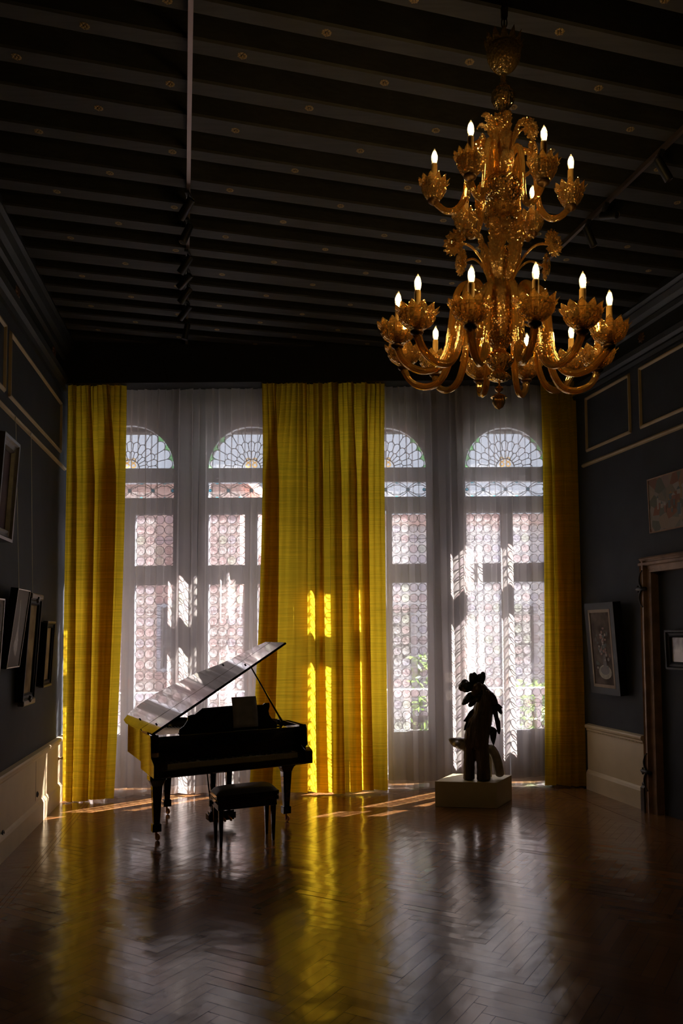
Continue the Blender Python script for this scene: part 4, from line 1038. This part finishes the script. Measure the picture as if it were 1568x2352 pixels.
for k, (y, aim, lab) in enumerate(((5.17, (.55, .1, -.9), 'black spotlight on the right track, nearest the right edge'), (5.84, (.5, -.8, -.35), 'black spotlight on the right track, middle one pointing sideways'), (6.09, (.4, .1, -.9), 'black spotlight on the right track, nearest the chandelier'))):
    spot((2.78+(y-2.4)/(6.95-2.4)*(1.42-2.78), y, HB-.034), aim, lab, 'black spotlights on the right track')

# ================================================================== CHANDELIER
ch = empty('chandelier', (.6377, 3.8, 5.3), rot=(0, .031, 0)); tag(ch, 'large two-tier amber blown-glass chandelier with lit candle bulbs', 'chandelier')
def polar(r, a, z): return Vector((r*math.cos(a), r*math.sin(a), z))
# chain
b = MB(); b.tube([(0, 0, .30), (0, 0, -.33)], .0045, 8)
for k in range(7):
    z = .1-k*.055; pr = [(math.cos(q)*.014, 0, z+math.sin(q)*.032) for q in [2*PI*j/14 for j in range(15)]]
    if k % 2: pr = [(0, x, z_) for x, y, z_ in pr]
    b.tube(pr, .004, 6, cap=False)
b.tube([(0, 0, -.14), (0, 0, -.15), (0, 0, -.20), (0, 0, -.215)], [.006, .02, .018, .006], 10)
b.build('chain', M_darkmetal, ch, smooth=True)
def crown(prof, nsp, sp_h, sp_r, ns=8, diamond=.02):
    """cup whose rim breaks into nsp pointed petals"""
    mb = MB(); n = nsp*ns
    P = [(q.x, q.z) for q in smooth_path([(a_, 0, b_) for a_, b_ in prof], 14)]; r1, z1 = P[-1]
    def fn(i, j, r, z):
        k = i-(len(P)-1)
        if diamond and i < len(P)-1: r *= 1+diamond*math.sin((j/n*nsp+i*.17)*2*PI)*math.sin((j/n*nsp-i*.17)*2*PI)
        return r, z
    vs_prof = P+[(0, 0)]*3
    def fn2(i, j, r, z):
        if i < len(P): return fn(i, j, r, z)
        t = (i-len(P)+1)/3; ph = (j % ns)/ns; tri = 1-abs(2*ph-1); s = tri**.9
        h = sp_h*t*s
        return r1+sp_r*t*(.25+s*.75)+.004*math.sin(ph*2*PI)*t, z1+h+.003*t
    mb.lathe(vs_prof, n, fn=fn2)
    return mb
def put(mb, name, m, parent=ch, loc=None, solid=0, auto=None):
    return mb.build(name, m, parent, smooth=True, loc=loc, solid=solid, auto=auto)
# ceiling-side crown cup, neck, ball
b = crown([(.014, -.51), (.030, -.495), (.062, -.465), (.082, -.43), (.088, -.395), (.084, -.375)], 13, .055, .022); put(b, 'crown_cup', X_hub, solid=.003)
b = MB(); b.lathe([(.012, -.36), (.055, -.37), (.070, -.40), (.062, -.44), (.03, -.48), (.012, -.49)], 30, ribs=10, ra=.04); put(b, 'inner_ball', X_hub)
b = MB(); b.lathe([(.018, -.49), (.015, -.53), (.016, -.56), (.030, -.575), (.024, -.585)], 24, ribs=8, ra=.05); put(b, 'neck', X_hub)
b = MB(); b.lathe([(.024, -.58), (.050, -.60), (.062, -.63), (.058, -.655), (.036, -.685), (.018, -.70), (.022, -.715), (.014, -.73)], 48, ribs=12, ra=.05, twist=.8); put(b, 'ribbed_ball', X_hub)
b = MB(); b.lathe([(.013, -.72), (.016, -.85), (.014, -.95), (.018, -1.06)], 24, ribs=8, ra=.08, twist=1); put(b, 'upper_stem', X_arm)
# upper hub
b = MB(); b.lathe([(.02, -1.05), (.055, -1.06), (.085, -1.09), (.104, -1.12), (.098, -1.15), (.075, -1.18), (.05, -1.20), (.055, -1.21), (.045, -1.225)], 72, ribs=18, ra=.035, twist=.3); put(b, 'upper_hub', X_hub)
b = MB(); b.lathe([(.03, -1.22), (.058, -1.24), (.064, -1.27), (.056, -1.30), (.03, -1.33), (.02, -1.345)], 60, ribs=12, ra=.06, twist=.8); put(b, 'middle_ball', X_hub)
b = MB(); b.lathe([(.018, -1.34), (.012, -1.40), (.014, -1.45)], 16); put(b, 'middle_stem', X_arm)
b = MB(); b.lathe([(.012, -1.42), (.030, -1.44), (.044, -1.48), (.050, -1.54), (.050, -1.62), (.045, -1.70)], 60, ribs=20, ra=.05, twist=1.0); put(b, 'ribbed_dome', X_hub)
# lower hub
b = MB(); b.lathe([(.045, -1.69), (.075, -1.71), (.088, -1.75), (.090, -1.82), (.082, -1.88), (.062, -1.93), (.045, -1.955)], 72, ribs=18, ra=.03); put(b, 'lower_hub', X_hub)
b = MB(); b.lathe([(.045, -1.95), (.034, -1.97), (.030, -1.985), (.050, -2.0), (.074, -2.02), (.072, -2.035), (.05, -2.065), (.028, -2.085)], 72, ribs=18, ra=.05, twist=.6); put(b, 'ribbed_vase', X_cup)
b = MB(); b.lathe([(.026, -2.08), (.034, -2.095), (.056, -2.11), (.058, -2.122), (.03, -2.135), (.012, -2.14)], 48, ribs=8, ra=.08); put(b, 'drip_dish', X_cup)
b = MB(); b.lathe([(.004, -2.13), (.005, -2.16), (.020, -2.17), (.022, -2.18), (.016, -2.19), (.006, -2.195), (.008, -2.203)], 20); put(b, 'drop_bead', X_arm)
b = MB(); b.lathe([(.008, -2.20), (.026, -2.21), (.042, -2.222), (.030, -2.22), (.031, -2.235), (.030, -2.25), (.020, -2.272), (.008, -2.28), (.0, -2.285)], 48, ribs=12, ra=.07, twist=1.6); put(b, 'acorn_finial', X_arm)

# cups, candles, bulbs (built once)
def candle_set(scale, zb, shallow):
    """returns list of (name, MB, material) in a frame whose origin is the bulb centre"""
    k = scale
    cup = crown([(.012, -.232*1), (.030, -.228), (.055*k, -.205), (.070*k, -.180), (.074*k, -.160), (.076*k, -.150)] if not shallow else [(.012, -.225), (.034, -.218), (.066*k, -.195), (.082*k, -.172), (.084*k, -.155), (.086*k, -.148)], 12, .026, .022*k, diamond=.05)
    return cup
def put_candle(parent, p, k, shallow):
    t = parent
    b = candle_set(k, 0, shallow); o = b.build('bobeche', X_cup, t, smooth=True, solid=.0025); o.location = p
    b = MB(); b.lathe([(.0, -.26), (.010, -.255), (.020, -.248), (.030, -.240), (.032, -.232), (.018, -.228), (.016, -.20), (.014, -.15)], 20); o = b.build('cup_fitting', M_darkmetal, t, smooth=True); o.location = p
    b = MB(); b.lathe([(.0, -.16), (.0155, -.16), (.0155, -.040), (.013, -.036), (.0, -.036)], 16); o = b.build('candle_sleeve', M_candle, t, smooth=True, auto=40); o.location = p
    b = MB(); b.lathe([(.0, -.037), (.011, -.036), (.0150, -.020), (.0165, -.004), (.0150, .012), (.0105, .028), (.0045, .040), (.0015, .046), (0, .048)], 16); o = b.build('bulb', G_bulb, t, smooth=True); o.location = p
    b = MB(); b.lathe([(.0, -.022), (.006, -.020), (.008, -.006), (.0078, .008), (.005, .020), (.0, .026)], 10); o = b.build('filament', M_bulb, t, smooth=True); o.location = p
lower = [(-112.5, .52, -1.82), (-81, .53, -1.816), (-144.6, .531, -1.785), (-53, .529, -1.802), (-173.6, .525, -1.76), (-22.7, .545, -1.785), (156.4, .529, -1.775), (6.3, .522, -1.81), (126, .52, -1.735), (34.3, .53, -1.75), (94.9, .52, -1.728), (64.8, .522, -1.735)]
upper = [(-124.8, .338, -1.005), (-64, .350, -1.04), (173, .352, -.945), (-7, .350, -1.0), (116, .355, -.96), (53, .348, -.975)]
for a, r, zb in lower:
    a = math.radians(a)
    pr = [(.06, -1.72), (.085, -1.66), (.115, zb+.085), (.165, zb+.115), (.215, zb+.085), (.24, zb+.0), (.255, zb-.12), (.275, zb-.24), (.32, zb-.325), (.385, zb-.352), (.455, zb-.335), (.50, zb-.295), (r, zb-.24)]
    b = MB(); path = smooth_path([polar(q, a, z) for q, z in pr], 46)
    b.tube(path, [.0165]*40+[.0165, .0165, .016, .016, .017, .018, .019], 24, ribs=6, ra=.13)
    arm = b.build('lower_arm', X_arm, ch, smooth=True)
    put_candle(arm, polar(r, a, zb), 1.0, True)
for a, r, zb in upper:
    a = math.radians(a)
    pr = [(.05, -1.10), (.065, -1.05), (.085, zb+.04), (.12, zb+.07), (.155, zb+.04), (.172, zb-.04), (.18, zb-.14), (.195, zb-.23), (.235, zb-.285), (.285, zb-.29), (.325, zb-.262), (r, zb-.235)]
    b = MB(); path = smooth_path([polar(q, a, z) for q, z in pr], 40)
    b.tube(path, .0145, 24, ribs=6, ra=.13)
    arm = b.build('upper_arm', X_arm, ch, smooth=True)
    put_candle(arm, polar(r, a, zb), .86, False)

def leaf(path, a, wmax, nserr=9, name='leaf', m=None, curl=.35, nv=8):
    P = smooth_path([polar(r, 0, z) for r, z in path], 54); n = len(P); V = []
    side = Vector((0, 1, 0))
    for i, p in enumerate(P):
        u = i/(n-1); t = (P[min(i+1, n-1)]-P[max(i-1, 0)]).normalized(); nr = side.cross(t)
        env = math.sin(PI*min(1, u*1.05+.04))**.6*(1-.35*u) if u < .97 else .12
        ph = (u*nserr) % 1; w = wmax*env*(.72+.28*ph)
        for j in range(-nv, nv+1):
            s = j/nv; ss = s*(1 if abs(s) < 1 else 1)
            q = p+side*s*w+nr*(curl*w*s*s+.0035*math.cos((u*30-abs(s)*4)*2)*abs(s))+t*abs(s)*w*.35
            V.append(q)
    k = 2*nv+1; mb = MB(); mb.add(V, [(i*k+j, i*k+j+1, (i+1)*k+j+1, (i+1)*k+j) for i in range(n-1) for j in range(k-1)])
    mb.tube([tuple(p) for p in P], .0035, 6)
    o = mb.build(name, m or X_leaf, ch, smooth=True, solid=.002); o.rotation_euler = (0, 0, a); return o
def flower(a, r0, z0, r1, z1, rad, facing, name='glass_flower', bend=.0, petals=14):
    base = polar(r0, a, z0); tip = polar(r1, a, z1); mid_ = polar(r0+(r1-r0)*.25, a, z0+(z1-z0)*.65)
    b = MB(); b.tube([tuple(p) for p in smooth_path([base, mid_, polar(r0+(r1-r0)*.6, a, z0+(z1-z0)*1.02), tip], 20)], .006, 10, ribs=4, ra=.15)
    st_ = b.build('flower_stem', X_arm, ch, smooth=True)
    ax = (polar(1, a, 0)*facing[0]+Vector((0, -.8, facing[1]))).normalized()
    n = petals*6
    def fn(i, j, r, z):
        t = i/7; c = math.cos(j/n*petals*2*PI); return r*(1+.16*c*t), z+.008*math.sin(j/n*petals*2*PI*.5)*t*math.copysign(1, c)
    b = MB(); b.lathe([(.004, .012), (.012, .010), (rad*.32, .002), (rad*.5, .006), (rad*.66, .002), (rad*.8, .008), (rad*.92, .004), (rad, .012)], n, o=tip, ax=ax, fn=fn)
    def fn3(i, j, r, z):
        t = i/4; c = math.cos(j/n*petals*2*PI+1); return r*(1+.2*c*t), z
    b.lathe([(.004, .02), (rad*.2, .015), (rad*.35, .022), (rad*.5, .03), (rad*.6, .026)], n, o=tip, ax=ax, fn=fn3)
    b.build(name, X_leaf, st_, smooth=True, solid=.0018)
    b = MB(); b.lathe([(0, .034), (.009, .030), (.012, .020), (.009, .010), (0, .008)], 12, o=tip, ax=ax); b.build('flower_heart', X_hub, st_, smooth=True)
# upper bouquet
for a in (-150, -78, -15, 45, 105, 165): leaf([(.03, -1.06), (.045, -.95), (.05, -.86), (.075, -.79), (.115, -.765), (.135, -.785)] if a in (-150, -15, 45, 165) else [(.02, -1.0), (.03, -.9), (.035, -.82), (.05, -.77), (.075, -.755), (.09, -.775)], math.radians(a), .042)
for a, r1, z1 in ((-115, .085, -.835), (-30, .145, -.85), (15, .16, -.89), (135, .12, -.84), (80, .10, -.86)): flower(math.radians(a), .02, -1.06, r1, z1, .050, (1, -.15))
for k in range(3): leaf([(.03, -1.12), (.05, -1.05), (.045, -.99), (.055, -.95)], math.radians(-90+120*k), .03)
for a in (-170, -100, -10, 60, 110): # drooping leaves of the upper hub behind arms
    leaf([(.09, -1.08), (.15, -1.02), (.19, -1.05), (.205, -1.12), (.19, -1.20), (.20, -1.25)], math.radians(a+12), .032)
# flowers round the middle ball
for k in range(6):
    flower(math.radians(-90+60*k), .03, -1.33, .062 if k else .06, -1.27+.02*(k % 2), .040, (1, -.1), petals=12)
# middle bouquet
for k in range(6): leaf([(.045, -1.62), (.075, -1.54), (.085, -1.46), (.10, -1.40), (.14, -1.355), (.175, -1.37)], math.radians(-60+60*k+6), .052, 10)
flower(math.radians(-92), .05, -1.66, .17, -1.44, .060, (1, -.2), petals=20)
for a, r1, z1 in ((-158, .262, -1.475), (-22, .262, -1.46), (150, .215, -1.47), (30, .29, -1.46), (90, .18, -1.42)): flower(math.radians(a), .05, -1.66, r1, z1, .060, (1, -.1), petals=16)
# leaves hanging over the lower hub
for k in range(6): leaf([(.055, -1.64), (.085, -1.655), (.105, -1.70), (.112, -1.78), (.105, -1.87), (.118, -1.93), (.13, -1.94)], math.radians(-90+60*k), .046, 10, curl=-.3)
for k in range(12):
    a = math.radians(-97+30*k)
    leaf([(.10, -1.72), (.15, -1.70), (.20, -1.74), (.225, -1.83), (.215, -1.92), (.235, -1.99)], a, .030, 9)
# scrolls
for k in range(6):
    a = math.radians(-75+60*k); pr = []
    for j in range(40):
        q = j/39; th_ = q*3.6*PI; rr = .032*(1-q*.75); pr.append((.225+rr*math.cos(th_), -1.925-rr*math.sin(th_)*1.0))
    pr2 = [(.10, -1.84), (.15, -1.86), (.20, -1.88), (.24, -1.90)]+pr[3:]
    b = MB(); b.tube([polar(r, a, z) for r, z in pr2], [.006+.006*min(1, i/10)*(1-i/len(pr2)*.6) for i in range(len(pr2))], 8, ribs=4, ra=.12); b.build('glass_scroll', X_leaf, ch, smooth=True)
